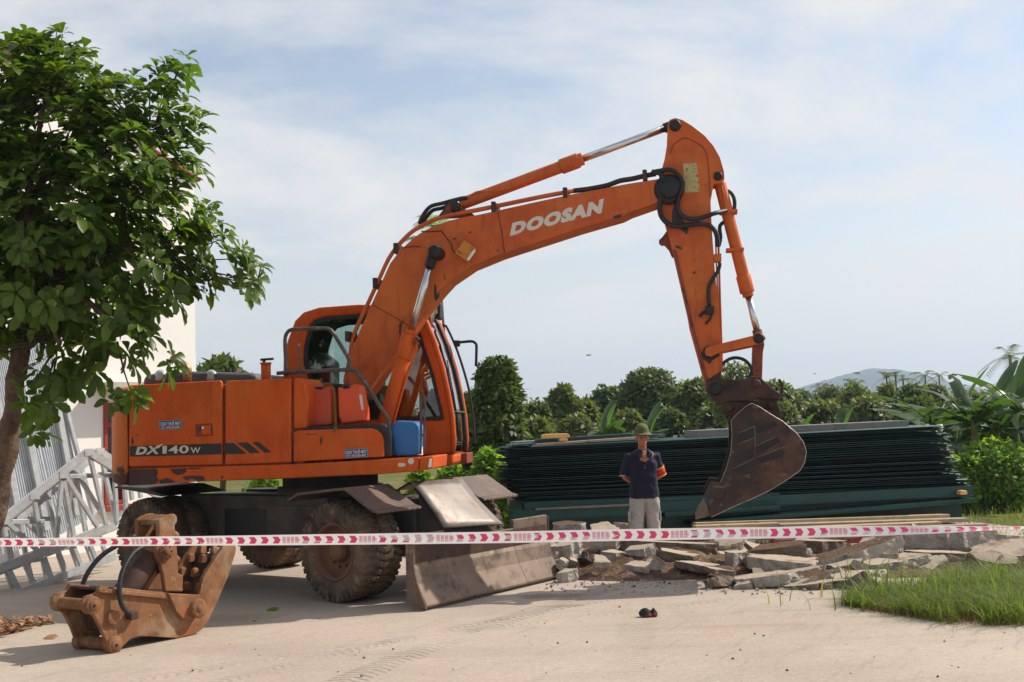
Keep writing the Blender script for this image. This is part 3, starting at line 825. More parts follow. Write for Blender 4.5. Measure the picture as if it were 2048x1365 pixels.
for w_ in ([(743, 609), (781, 630), (818, 652)], [(996, 425), (1003, 460), (1009, 505)]):
    part(MB().tube([E.P(a, b, BV + .001) for a, b in w_], .006, 6), "weld_seam", M['orange_dark'], parent=boom)
wl2 = part(px_prism([(928, 480), (953, 497), (935, 525), (910, 506)], BV + .09, BV + .0), "boom_lamp", M['yellow'], .006)
part(px_prism([(948, 499), (952, 502), (938, 522), (934, 519)], BV + .098, BV + .09, ref=BV + .09), "lamp_lens", M['white_lens'], parent=wl2)
part(px_tube([(842, 463), (860, 464), (880, 462), (884, 464), (896, 480), (902, 488), (905, 500), (911, 507)], BV + .008, .006, 2, 6), "wire", M['rubber_hose'], parent=boom)
part(px_tube([(803, 497), (820, 494), (840, 494), (857, 498)], BV + .008, .005, 3, 6), "wire", M['rubber_hose'], parent=boom)
GS = mat('black_grease_streak', (.03, .018, .014), .5, 0, .3, 8, None, .1, 40)
for pz in ([(868, 572), (872, 568), (874, 590), (880, 583), (878, 595), (872, 604), (868, 595)], [(798, 650), (810, 636), (804, 650), (801, 668), (804, 676), (798, 668)], [(887, 545), (890, 553), (892, 562), (889, 560)], [(905, 478), (913, 474), (914, 476), (908, 481)], [(993, 497), (998, 503), (995, 505)], [(936, 466), (945, 462), (940, 468)], [(1228, 432), (1246, 428), (1240, 436), (1226, 438)]):
    part(MB().ngon([E.P(a, b, BV + .0025) for a, b in pz]), "grease_streak", GS, parent=boom)
# pipes along the boom
pipe = [(694, 745), (700, 716), (703, 690), (710, 664), (735, 610), (758, 560), (777, 519), (797, 491), (822, 466), (846, 451), (868, 441), (900, 431), (960, 420), (1080, 395), (1148, 382.5)]
part(px_tube(pipe, BV - .05, .024, 3, 8), "boom_pipe", M['orange_arm'])
part(px_tube([(a, b - 1) for a, b in pipe[3:]], BV - .20, .024, 3, 8), "boom_pipe", M['orange_arm'])
part(px_tube([(1148, 382), (1180, 378), (1215, 371), (1240, 362), (1265, 358), (1290, 352), (1312, 348)], BV - .05, .030, 3, 8), "boom_hose", M['rubber_hose'])
for cx, cy in ((700, 672), (755, 566), (796, 497), (990, 415), (1132, 387), (1290, 352)):
    q = E.P(cx, cy, BV - .12)
    part(MB().box(q.x - .025, q.x + .025, -BV - .02, .12, q.z - .075, q.z + .045), "pipe_clamp", M['rust_dark'], .006)
part(px_tube([(1335, 378), (1322, 350), (1310, 346), (1303, 343)], BV + .02, .026, 3, 8), "boom_hose", M['rubber_hose'])

# ---------------------------------------------------------------- cylinders
def cyl_between(p0, p1, v, parts, name):
    a, b = E.P(*p0, v), E.P(*p1, v)
    root = None
    for (t0, t1, r, nm, m) in parts:
        q0, q1 = a.lerp(b, t0), a.lerp(b, t1)
        o = part(MB().cyl(q0, q1, r, 24), nm, M[m], .006 if r > .045 else 0, parent=root)
        if root is None: root = o
    return root
bp, bt = (868, 503), (765, 862)
for v, p0, p1 in ((.40, bp, bt), (-.40, E.P(*bp, .40), E.P(*bt, .40))):
    a = E.P(*bp, .40); b = E.P(*bt, .40); a.y = b.y = -v
    L = lambda t: a.lerp(b, t)
    cyl_ = part(MB().cyl(L(.50), L(1.0), .083, 24), "boom_cylinder", M['orange'], .008)
    part(MB().cyl(L(.465), L(.60), .098, 24), "gland", M['orange'], .008, parent=cyl_)
    part(MB().cyl(L(.44), L(.466), .075, 24), "gland_cap", M['orange'], .004, parent=cyl_)
    part(MB().cyl(L(.04), L(.45), .043, 24), "rod", M['chrome'], parent=cyl_)
    part(MB().cyl(L(-.01), L(.09), .062, 20), "rod_eye", M['grease'], .006, parent=cyl_)
    dd = (b - a).normalized(); sd = Vector((dd.z, 0, -dd.x)) * -1
    pp = [L(.50) + sd * .10 + Vector((0, -.05, 0)), L(.53) + sd * .13 + Vector((0, -.05, 0)), L(.62) + sd * .115 + Vector((0, -.05, 0)), L(.68) + sd * .10 + Vector((0, -.02, 0)), L(.98) + sd * .095]
    part(MB().tube(smooth_path(pp, 4), .016, 8), "cylinder_pipe", M['orange'], parent=cyl_)
    for t in (.475, .50):
        q = L(t) + sd * .10; part(MB().cyl(q + Vector((0, -.11, 0)), q + Vector((0, .05, 0)), .02, 10), "clamp_bolt", M['orange_dark'], parent=cyl_)
ac = cyl_between((908, 414), (1348, 250), 0, [(.03, .51, .072, "arm_cylinder", 'orange_arm'), (.49, .572, .090, "gland", 'orange_arm'), (.57, .592, .075, "gland_cap", 'orange_arm'), (.59, .97, .043, "rod", 'chrome'), (.955, 1.0, .058, "rod_eye", 'grease')], "arm_cylinder")
part(px_prism([(880, 436), (900, 410), (908, 403), (918, 406), (925, 418), (945, 428), (950, 432)], .12, -.12, ref=0), "cylinder_bracket", M['orange_dark'], .01)
disc(910, 416, .15, -.15, .062, "cylinder_pin", M['grease'])
part(px_tube([(936, 396), (945, 390), (960, 384), (1000, 381), (1040, 368), (1125, 332)], .06, .018, 3, 8), "cylinder_pipe", M['orange_arm'], parent=ac)
for o_ in ((0, 0, .08), (4, 8, .02)):
    part(px_tube([(838 + o_[0], 448 + o_[1]), (848 + o_[0], 428 + o_[1]), (862 + o_[0], 413 + o_[1]), (885 + o_[0], 407 + o_[1]), (915, 399), (934, 396)], o_[2], .024, 4, 8), "cylinder_hose", M['rubber_hose'], parent=ac)
# ---------------------------------------------------------------- arm
AV = .17
arm_px = [(1324, 424), (1320, 395), (1321, 355), (1324, 337), (1329, 319), (1333.6, 292), (1334.7, 264), (1335, 250), (1339, 240), (1350, 236), (1365, 240), (1383, 251), (1409, 271), (1427, 292), (1440, 315), (1448, 343), (1449, 356), (1444, 366), (1427, 368), (1421, 402), (1424, 462), (1430, 547), (1436, 598), (1441, 664), (1444, 775), (1412, 775), (1396, 716), (1379, 655), (1375, 631), (1348, 514), (1332, 453)]
arm = part(px_prism(arm_px, AV, -AV), "arm", M['orange_arm'], .008)
part(px_tube([(1340, 308), (1346, 292), (1355, 284), (1367, 277), (1381, 280), (1398, 289), (1409, 300), (1415, 318), (1418, 350), (1420, 395)], AV + .001, .006, 4, 6), "weld_seam", M['orange_dark'], parent=arm)
decal([(1366, 328), (1393, 326), (1400, 384), (1370, 386)], "worn_label", 'sheet_dummy', arm, AV + .003) if False else part(MB().ngon([E.P(a, b, AV + .003) for a, b in [(1366, 328), (1393, 326), (1400, 384), (1370, 386)]]), "worn_label", mat('worn_label_paper', lin(176, 160, 112), .8, 0, .1, 10, [(lin(110, 66, 40), 24, .56, .62)], 0), parent=arm)
disc(1350, 250, .21, -.21, .068, "rod_pin", M['grease'])
disc(1436, 352, .20, -.20, .052, "cylinder_pin", M['grease'])
disc(1417, 704, .26, -.26, .065, "link_pin", M['grease'])
part(px_prism([(1345, 500), (1376, 632), (1411, 765), (1418, 765), (1382, 632), (1352, 500)], AV + .012, -AV - .012), "underside_shade_strip", M['orange_dark'], .003, parent=arm)  # dark strip puts the shade of the arm's underside face into colour
mb = MB()
eye = [(1334, 462), (1324, 476), (1318, 481), (1318, 488), (1322, 492), (1329, 492), (1338, 502), (1344, 516), (1350, 516), (1340, 470)]
mb.prism(E.poly(eye, 0), -.02, .02)
part(mb, "lifting_eye", M['orange_dark'], .004, parent=arm)
q = E.P(1325, 485, .0); part(MB().cyl((q.x, -.024, q.z), (q.x, .024, q.z), .028, 14), "eye_hole", mat('eye_hole_shade', (.5, .55, .6), .9, 0, 0, 1, None, 0), parent=arm) if False else None
part(px_prism([(1395, 533), (1402, 525), (1412, 527), (1418, 535), (1412, 544), (1398, 541)], AV + .006, AV), "cover_flange", M['orange_arm'], .002, parent=arm)
for pz in ([(1344, 422), (1352, 400), (1362, 396), (1358, 420), (1368, 444), (1378, 456), (1374, 470), (1360, 458), (1344, 446)], [(1398, 716), (1404, 704), (1434, 700), (1440, 712), (1424, 722), (1420, 730), (1412, 722)], [(1416, 760), (1430, 750), (1442, 742), (1443, 772), (1416, 772)], [(1384, 545), (1392, 543), (1390, 549)], [(1350, 490), (1362, 494), (1364, 500), (1352, 496)]):
    part(MB().ngon([E.P(a, b, AV + .0025) for a, b in pz]), "grease_streak", GS, parent=arm)
# hoses of the arm
HVZ = AV + .09
part(px_tube([(1304, 345), (1325, 341), (1342, 340), (1354, 348), (1364, 362), (1365, 374), (1358, 392), (1355, 410), (1361, 428), (1376, 437), (1392, 438), (1412, 433), (1430, 427), (1452, 422, .08)], HVZ, .026, 4, 8), "arm_hose", M['rubber_hose'])
part(px_tube([(1322, 344), (1324, 365), (1322, 395), (1319, 415), (1323, 434), (1336, 448), (1352, 453), (1380, 450), (1402, 448), (1420, 452), (1431, 464), (1435, 480), (1436, 494)], HVZ - .02, .028, 4, 8), "arm_hose", M['rubber_hose'])
part(px_tube([(1448, 380, 0), (1462, 386, 0), (1469, 402, 0), (1467, 425, 0), (1455, 440, 0), (1440, 452, 0), (1441, 475, 0), (1438, 492, 0)], -.02, .022, 4, 8), "arm_hose", M['rubber_hose'])
part(px_tube([(1437, 492), (1440, 600), (1443, 690), (1444, 745)], AV - .05, .014, 2, 6), "arm_pipe", M['orange_arm'])
part(px_tube([(1431, 470), (1433, 530), (1437, 620), (1441, 745)], AV - .01, .011, 2, 6), "arm_pipe", M['orange_arm'])
part(px_prism([(1428, 508), (1443, 507), (1443, 523), (1428, 524)], AV + .01, AV - .12), "pipe_clamp", M['orange_arm'], .006)
part(px_tube([(1440, 526), (1437, 540), (1426, 558), (1418, 575), (1417, 595), (1419, 612)], AV + .03, .021, 4, 10), "arm_hose", M['rubber_hose'])
cp = part(px_prism([(1410, 613), (1428, 612), (1428, 628), (1412, 629)], AV + .09, AV), "hose_coupling", M['grease'], .006)
part(px_tube([(1414, 623), (1405, 627), (1399, 634)], AV + .06, .018, 3, 8), "coupling_stub", M['grease'], parent=cp)
part(px_tube([(1423, 628), (1420, 638), (1411, 648)], AV + .06, .014, 3, 8), "coupling_stub", M['grease'], parent=cp)
part(px_tube([(1445, 728), (1458, 719), (1472, 716), (1488, 720), (1500, 732), (1503, 745), (1495, 758), (1485, 762)], AV - .05, .019, 4, 8), "coupler_hose", M['rubber_hose'])
# bucket cylinder and linkage
bc = cyl_between((1436, 352), (1518, 678), 0, [(.05, .64, .070, "bucket_cylinder", 'orange_arm'), (.615, .72, .084, "gland", 'orange_arm'), (.715, .745, .062, "gland_cap", 'orange_arm'), (.74, .97, .038, "rod", 'chrome'), (.945, 1.0, .055, "rod_eye", 'orange_dark')], "")
part(px_tube([(1443, 372), (1451, 410), (1452, 424)], .075, .010, 2, 6), "cylinder_pipe", M['orange_arm'], parent=bc)
q = E.P(1450, 424, .05); part(MB().box(q.x - .06, q.x + .14, -.09, .09, q.z - .02, q.z + .02), "cylinder_band", M['orange_arm'], .004, parent=bc)
q = E.P(1470, 500, .05); part(MB().box(q.x - .10, q.x + .10, -.09, .09, q.z - .018, q.z + .018), "cylinder_band", M['orange_arm'], .004, parent=bc)
for v in (.27, -.22):
    part(px_prism([(1409, 704), (1412, 696), (1420, 693), (1505, 672), (1514, 664), (1524, 666), (1532, 677), (1524, 688), (1512, 690), (1440, 705), (1422, 714), (1412, 712)], v, v - .05, ref=.25), "rocker_link", M['orange_arm'], .008)
disc(1518, 677, .30, -.30, .060, "linkage_pin", M['grease'])
part(px_prism([(1507, 684), (1515, 668), (1526, 668), (1529, 690), (1526, 705), (1524, 770), (1504, 770), (1506, 705)], .13, -.13, ref=.13), "bucket_link", M['orange_dark'], .012)
# coupler and bucket
cpl = [(1410, 768), (1420, 761), (1443, 759), (1480, 760), (1494, 756), (1502, 753), (1520, 754), (1532, 766), (1546, 777), (1562, 789), (1563, 795), (1558, 801), (1518, 797), (1504, 803), (1452, 803), (1441, 810), (1429, 797), (1416, 786)]
for v in (.26, -.18):
    part(px_prism(cpl, v, v - .07, ref=.26), "coupler_plate", M['rust_dark'], .008)
part(px_prism([(1420, 770), (1500, 765), (1550, 785), (1545, 798), (1440, 800)], .19, -.18, ref=.26), "coupler_core", M['grease'], .01)
disc(1513, 768, .30, -.30, .050, "coupler_pin", M['rust_dark'])
disc(1431, 778, .30, -.30, .075, "arm_end_boss", M['grease'])
part(px_prism([(1556, 792), (1562, 782), (1562, 770), (1556, 759), (1560, 758), (1567, 768), (1567, 782), (1561, 796)], .08, .0), "coupler_hook", M['rust_dark'], .004)
KV = .46
bkt_px = [(1504, 807), (1516, 812.7), (1541.6, 829), (1565, 843), (1593, 866.6), (1607, 885), (1612.6, 904), (1609.6, 925), (1600, 941.6), (1574, 960), (1539, 981.5), (1504, 998), (1466.6, 1014), (1434, 1029.5), (1422, 1035), (1417, 1019), (1429, 1000), (1408, 991), (1421, 964), (1441, 966), (1452.5, 937), (1462, 904), (1464, 871), (1462, 841), (1471, 831.5), (1492, 812.7)]
bucket = part(px_prism(bkt_px, KV, KV - .035), "bucket", M['bucket'], .006)
part(px_prism(bkt_px, -KV + .035, -KV, ref=KV), "bucket_side", M['bucket'], .006, parent=bucket)
shell = [(1504, 807), (1516, 812.7), (1541.6, 829), (1565, 843), (1593, 866.6), (1607, 885), (1612.6, 904), (1609.6, 925), (1600, 941.6), (1574, 960), (1539, 981.5), (1504, 998), (1466.6, 1014), (1434, 1029.5), (1422, 1035)]
cxs, cys = 1500, 920
shin = [(a + (cxs - a) * .05, b + (cys - b) * .05) for a, b in shell]
part(px_prism(shell + list(reversed(shin)), KV - .036, -KV + .036, ref=KV), "bucket_shell", M['bucket'], 0, parent=bucket)
for v in (.24, -.17):
    part(px_prism([(1446, 812), (1451, 805), (1510, 803), (1535, 797), (1546, 797), (1555, 806), (1566, 843), (1540, 828), (1500, 812), (1472, 834), (1460, 834), (1448, 824)], v, v - .06, ref=.26), "bucket_ear", M['rust_dark'], .006, parent=bucket)
for cx, cy in ((1460, 816), (1541.6, 811)):
    disc(cx, cy, .29, -.28, .042, "bucket_pin", M['rust_dark'], bucket)
for k in range(5):
    v = KV - .07 - k * (2 * KV - .14) / 4
    mb = MB().prism(E.poly([(1391, 1041), (1397, 1026), (1410, 1007), (1415, 1010), (1418, 1022), (1424, 1031), (1408, 1036)], KV), -v - .045, -v + .045)
    part(mb, "tooth", M['blade'], .006, parent=bucket)
    mb = MB().prism(E.poly([(1416, 1020), (1430, 1003), (1446, 1000), (1440, 1026), (1424, 1033)], KV), -v - .03, -v + .03)
    part(mb, "tooth_adapter", M['blade'], .006, parent=bucket)
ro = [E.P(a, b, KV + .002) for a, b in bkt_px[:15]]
part(MB().tube(ro, .0045, 6), 'worn_edge_highlight', M['worn_highlight'], parent=bucket)  # light tube paints an edge highlight onto the worn bucket rim
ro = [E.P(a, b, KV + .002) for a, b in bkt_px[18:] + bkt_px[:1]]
part(MB().tube(ro, .003, 6), 'worn_edge_highlight', M['worn_highlight'], parent=bucket)
# raised ribs left from the cut outs on the bucket side
for rb in ([(1473, 871), (1509, 855), (1510, 873), (1474, 889)], [(1514, 854), (1549, 841), (1556, 851), (1514, 868)], [(1512, 893), (1556, 872), (1562, 884), (1513, 911)], [(1469, 914), (1506, 895), (1507, 913), (1467, 930)], [(1464, 941), (1510, 918), (1560, 898), (1570, 905), (1566, 915), (1512, 930), (1468, 948)]):
    part(px_prism(rb, KV + .004, KV - .002), "wear_patch", M['grease'], .002, parent=bucket)
for e0, e1 in (((1472, 869), (1509, 853)), ((1509, 853), (1511, 913)), ((1511, 893), (1560, 870)), ((1464, 939), (1512, 916)), ((1512, 916), (1572, 893)), ((1474, 890), (1508, 876))):
    part(MB().tube([E.P(*e0, KV + .003), E.P(*e1, KV + .001)], .007, 6), "weld_bead", M['blade'], parent=bucket)
part(px_prism([(1408, 991), (1421, 964), (1441, 966), (1450, 975), (1446, 998), (1429, 1000)], KV + .02, KV), "side_cutter", M['bucket'], .006, parent=bucket)
# ================================================================== GROUND
def concrete_mat():
    t = NT('dusty_concrete_yard')
    c = t.mix(t.ramp(t.noise(.35, 6, .6), .3, .7), lin(160, 146, 132), lin(180, 166, 151))
    c = t.mix(t.math('MULTIPLY', t.ramp(t.noise(1.0, 8, .65, t.scale((.35, 1.6, 1))), .48, .74), .6), c, lin(146, 133, 120))
    c = t.mix(t.math('MULTIPLY', t.ramp(t.noise(2.2, 8, .7, t.scale((.5, 1.5, 1)), .6), .62, .74), .5), c, lin(142, 130, 118))
    c = t.mix(t.math('MULTIPLY', t.ramp(t.noise(1.4, 7, .6), .62, .82), .45), c, lin(190, 146, 106))
    v_ = t.n.new('ShaderNodeVectorRotate'); v_.rotation_type = 'Z_AXIS'; v_.inputs['Angle'].default_value = radians(-62); t.l.new(t.tc.outputs['Object'], v_.inputs['Vector'])
    c = t.mix(t.math('MULTIPLY', t.ramp(t.noise(4.5, 7, .68, t.scale((.25, 2.2, 1), v_.outputs[0])), .55, .72), .5), c, lin(134, 122, 112))
    # tyre prints: striped bands left by the wheels
    sep = t.n.new("ShaderNodeSeparateXYZ"); t.l.new(t.tc.outputs["Object"], sep.inputs[0])
    X, Y = sep.outputs[0], sep.outputs[1]
    for (x0, y0, ang, w, k, bend) in ((-.95, 9.6, 66, .17, 1.0, .02), (-1.25, 10.2, 50, .10, .85, .03), (.85, 9.3, 84, .20, .45, .01), (1.75, 9.6, 97, .14, .3, 0), (-2.2, 9.6, 36, .12, .5, .02)):
        ca, sa = cos(radians(ang)), sin(radians(ang))
        al = t.math('ADD', t.math('MULTIPLY', t.math('SUBTRACT', X, x0), ca), t.math('MULTIPLY', t.math('SUBTRACT', Y, y0), sa))
        ac_ = t.math('SUBTRACT', t.math('MULTIPLY', t.math('SUBTRACT', Y, y0), ca), t.math('MULTIPLY', t.math('SUBTRACT', X, x0), sa))
        ac_ = t.math('ADD', ac_, t.math('MULTIPLY', t.math('MULTIPLY', al, al), bend))
        ac_ = t.math('ADD', ac_, t.math('MULTIPLY', t.math('SUBTRACT', t.noise(3.0, 3), .5), .10))
        band = t.ramp(t.math('ABSOLUTE', ac_), w * .75, w, (1, 1, 1, 1), (0, 0, 0, 1))
        lug = t.math('SINE', t.math('ADD', t.math('MULTIPLY', al, 70), t.math('MULTIPLY', t.math('ABSOLUTE', ac_), 40)))
        lug = t.ramp(t.math('ADD', lug, t.math('MULTIPLY', t.math('SUBTRACT', t.noise(9, 3), .5), 1.6)), .05, .8)
        fade = t.ramp(t.noise(1.1, 4), .38, .60)
        m_ = t.math('MULTIPLY', t.math('MULTIPLY', band, lug), t.math('MULTIPLY', fade, k))
        c = t.mix(m_, c, lin(116, 108, 102))
    c = t.mix(t.math('MULTIPLY', t.ramp(t.noise(14, 6, .7, t.scale((.6, 2.2, 1))), .50, .68), .55), c, lin(140, 126, 113))
    c = t.mix(t.math('MULTIPLY', t.ramp(t.noise(30, 5, .7), .54, .68), .45), c, lin(214, 200, 184))
    c = t.mix(t.math('MULTIPLY', t.ramp(t.noise(38, 3, .5), .70, .74), .55), c, lin(96, 78, 62))
    # spills and damp patches with ragged outlines
    for (x0, y0, rx, ry, k, cc) in ((.32, 12.7, .45, .22, .7, (112, 102, 94)), (.42, 12.0, .35, .12, .55, (118, 106, 96)), (1.9, 10.6, .9, .10, .4, (150, 130, 104)), (2.2, 13.1, .8, .5, .5, (130, 118, 108)), (-2.9, 11.9, .8, .3, .4, (132, 120, 108))):
        dx = t.math('DIVIDE', t.math('SUBTRACT', X, x0), rx); dy = t.math('DIVIDE', t.math('SUBTRACT', Y, y0), ry)
        rr = t.math('ADD', t.math('ADD', t.math('MULTIPLY', dx, dx), t.math('MULTIPLY', dy, dy)), t.math('MULTIPLY', t.math('SUBTRACT', t.noise(3.2, 8, .7), .5), 3.4))
        c = t.mix(t.math('MULTIPLY', t.ramp(rr, .2, .9, (1, 1, 1, 1), (0, 0, 0, 1)), k), c, lin(*cc))
    h = t.math('ADD', t.math('MULTIPLY', t.noise(26, 7, .7, t.scale((1, 2.5, 1))), .5), t.math('MULTIPLY', t.noise(110, 4), .3))
    return t.done(t.principled(c, .85, 0, t.bump(h, .22, .006), .25))
M['yard'] = concrete_mat()
M['earth'] = mat('grassy_earth', lin(96, 98, 52), .95, 0, .25, .6, [(lin(128, 112, 78), .9, .5, .7), (lin(66, 76, 34), 2.4, .5, .65)], .4, 12, .1)
M['soil'] = mat('brown_soil', lin(112, 90, 73), .95, 0, .25, 3, [(lin(78, 60, 48), 5, .46, .62), (lin(164, 148, 130), 9, .56, .70)], .9, 26, .1, .04)
M['conc_top'] = mat('broken_slab_top', lin(172, 157, 138), .9, 0, .12, 2, [(lin(120, 98, 78), 3, .50, .66), (lin(96, 80, 66), 12, .62, .7)], .25, 30, .2)
M['conc_side'] = mat('broken_slab_edge', lin(172, 164, 154), .95, 0, .22, 5, [(lin(196, 190, 182), 14, .55, .66), (lin(104, 92, 80), 8, .58, .7)], 1.0, 24, .15, .04)
M['conc_dark'] = mat('weathered_slab_edge', lin(122, 110, 98), .95, 0, .2, 5, [(lin(84, 72, 62), 7, .5, .66), (lin(160, 150, 138), 16, .64, .72)], .8, 26, .15, .03)

g = MB().slab([(-1500, -30), (1500, -30), (1500, 3500), (-1500, 3500)], -.6, -.02).build("ground", M['earth'])
tag(g, kind="structure")
yard_poly = [(-40, -20), (30, -20), (30, 8.0), (9.6, 13.0), (8.4, 16.0), (7.7, 18.0), (6.9, 20.6), (4.0, 20.9), (0.4, 20.6), (-1.2, 19.3), (-9.0, 19.8), (-40, 20.5)]
y_ = MB().slab(yard_poly, -.1, 0.0).build("yard", M['yard'])
tag(y_, kind="structure")

# ================================================================== CANS ON THE DECK
def thing(mb, name, m, label, cat, group=None, bevel=0, seg=2, M_=None):
    if M_ is not None: pass
    o = mb.build(name, m, None, bevel, seg)
    return tag(o, label, cat, group)
def on_ex(o):
    o.location = (EX_O[0], EX_O[1], 0); o.rotation_euler = (0, 0, -EY); return o
cans = [
    ([(614, 782), (616, 777), (624, 775), (629, 780), (646, 780), (651, 772), (658, 775), (662, 799), (663, 850), (622, 854), (617, 842)], .98, .74, 'red_plastic', (637, 778), "scuffed dull red jerrycan with scratched side on the excavator deck"),
    ([(675, 777), (680, 774), (686, 779), (699, 777), (706, 768), (718, 771), (728, 819), (729, 842), (684, 848), (677, 834)], .98, .74, 'red_plastic2', (692, 774), "cleaner bright red jerrycan with torn white label on the excavator deck"),
    ([(781, 852), (790, 844), (796, 842), (828, 844), (836, 850), (838, 860), (838, 906), (832, 912), (789, 914), (782, 905), (780, 880)], .98, .70, 'blue_plastic', (785, 851), "blue plastic jerrycan beside the excavator handrail post")]
for pts, v0, v1, m, cap, lab in cans:
    e_ = on_ex(empty("jerrycan", (0, 0, 0), 0, lab, "jerrycan", "jerrycans tied on the excavator"))
    mb = px_prism(pts, v0, v1)
    mb.build("can_body", M[m], e_, .035 if m != 'blue_plastic' else .05, 4)
    q = E.P(cap[0], cap[1], v0 - .12)
    if m == 'blue_plastic':
        MB().cyl((q.x - .03, q.y, q.z - .01), (q.x + .04, q.y, q.z - .01), .03, 14).build("screw_cap", M['black'], e_)
        MB().box(E.P(833, 900, v0).x, E.P(838, 900, v0).x + .006, -v0 + .03, -v0 + .18, E.P(838, 911, v0).z, E.P(838, 895, v0).z).build("label_sticker", M['sticker_white'], e_)
    else:
        MB().cyl((q.x, q.y, q.z - .04), (q.x, q.y, q.z + .02), .04, 16).build("screw_cap", M['dark_cap'], e_)
        ps = [E.P(a, b, v0 - .12) for a, b in ((pts[3][0] - 6, pts[3][1]), (pts[3][0] + 8, pts[3][1] - 5), (pts[5][0] - 2, pts[5][1]))]
        MB().tube(ps, .014, 8).build("carry_handle", M[m], e_)
        if m == 'red_plastic2':
            MB().ngon([E.P(a, b, v0 + .003) for a, b in [(718, 791), (724, 789), (727, 819), (723, 821)]]).build("label_sticker", M['sticker_white'], e_)
e_ = on_ex(MB().tube(smooth_path([E.P(a, b, v) for a, b, v in [(640, 778, .8), (651, 770, .85), (660, 770, 1.0), (667, 779, 1.02), (668, 800, 1.02), (669, 845, 1.03), (670, 857, 1.22), (668, 864, 1.23), (673, 858, 1.23), (672, 846, 1.05), (669, 800, 1.03), (668, 778, 1.03), (661, 772, 1.0)]], 5), .009, 6).build("rope", M['rope']))
tag(e_, "olive rope tied round the scuffed red jerrycan, its end hanging loose", "rope")

# ================================================================== PULVERISER ATTACHMENT
GA = -radians(57)
GP = Plane((-3.44, 10.19), GA)
gr = empty("pulveriser_attachment", (-3.44, 10.19, 0), -GA, "rusty hydraulic crusher attachment with toothed jaw lying on the concrete", "crusher attachment")
def gpart(mb, name, m='rust', bevel=.008, parent=None, seg=2): return mb.build(name, M[m], gr if parent is None else parent, bevel, seg)
GD = .44
plate = [(201, 1172), (262, 1178), (337, 1187), (398, 1190), (407, 1155), (447, 1092), (458, 1088), (470, 1090), (473, 1096), (471, 1108), (456, 1155), (435, 1205), (416, 1244), (404, 1260), (388, 1270), (355, 1277), (320, 1275), (280, 1273), (262, 1278), (250, 1290), (236, 1303), (222, 1307), (215, 1300), (213, 1285), (205, 1263), (191, 1235), (178, 1222), (166, 1211), (166, 1201), (174, 1193), (190, 1188), (196, 1185)]
def gprism(pts, v0, v1, ref=None): return MB().prism(GP.poly(pts, v0 if ref is None else ref), -v0, -v1)
sp1 = gpart(gprism(plate, 0, -.045), "side_plate")
sp2 = gpart(gprism(plate, -GD + .045, -GD, ref=0), "side_plate")
flange = [(198, 1176), (337, 1190), (337, 1199), (200, 1186)]
gpart(gprism(flange, .03, 0), "top_flange", parent=sp1)
def gcyl(px, py, v0, v1, r, name, m='rust', parent=None, ref=0, seg=22):
    q = GP.P(px, py, ref)
    return gpart(MB().lathe([(0, .001), (0, r * .85), (.008, r), (v0 - v1, r)], (q.x, -v0, q.z), (0, 1, 0), seg, close=False), name, m, 0, parent)
gcyl(184, 1211, .035, -GD - .03, .048, "mounting_pin"); gcyl(228, 1290, .035, -GD - .03, .052, "mounting_pin")
for cx, cy in ((184, 1211), (228, 1290)):
    gcyl(cx, cy, .028, -.05, .075, "pin_boss", parent=sp1); gcyl(cx, cy, -GD + .05, -GD - .02, .075, "pin_boss", parent=sp2)
    gcyl(cx, cy, .042, .03, .014, "grease_nipple", 'grease', parent=sp1)
hx = GP.P(224, 1235, 0)
gpart(MB().lathe([(0, .001), (0, .062), (.03, .068), (.03, .07)], (hx.x, -.03, hx.z), (0, 1, 0), 8, close=False), "cylinder_pin", 'rust', .003)
jaw_hub = [(337, 1187), (398, 1190), (402, 1205), (396, 1228), (384, 1240), (366, 1238), (352, 1222), (345, 1204)]
gpart(gprism(jaw_hub, .05, 0), "jaw_cheek", parent=sp1)
gcyl(385, 1216, .095, 0, .085, "jaw_pivot"); gcyl(385, 1216, .102, .09, .035, "pivot_bolt", parent=sp1)
# plates between the sides
mb = MB().prism(GP.poly([(201, 1176), (337, 1190), (337, 1196), (201, 1182)], 0), .046, GD - .046)
gpart(mb, "deck_plate", 'rust_dark')
mb = MB().prism(GP.poly([(255, 1270), (355, 1268), (395, 1250), (425, 1205), (447, 1150), (458, 1112), (450, 1108), (437, 1150), (415, 1200), (388, 1243), (352, 1261), (255, 1264)], 0), .046, GD - .046)
gpart(mb, "jaw_floor", 'rust_dark')
gpart(MB().prism(GP.poly([(205, 1195), (225, 1198), (250, 1265), (235, 1268)], 0), .046, GD - .046), "web_plate", 'rust_dark')
# teeth of the fixed jaw
for r_, (cx, cy) in enumerate(((460, 1090), (438, 1106), (422, 1134), (406, 1162))):
    for c_ in range(3):
        y0 = .01 + c_ * .165
        q = GP.P(cx, cy, 0)
        h = .06 if r_ == 0 else .035
        mb = MB().loft([[(q.x + a * .030 * k, y0 + .04 + b * .022 * k, q.z + z - .05) for a, b in ((1, 1), (1, -1), (-1, -1), (-1, 1))] for z, k in ((-.05, 1.25), (.02, 1), (h, .35))], sm=False)
        gpart(mb, "jaw_tooth", 'rust', .01)
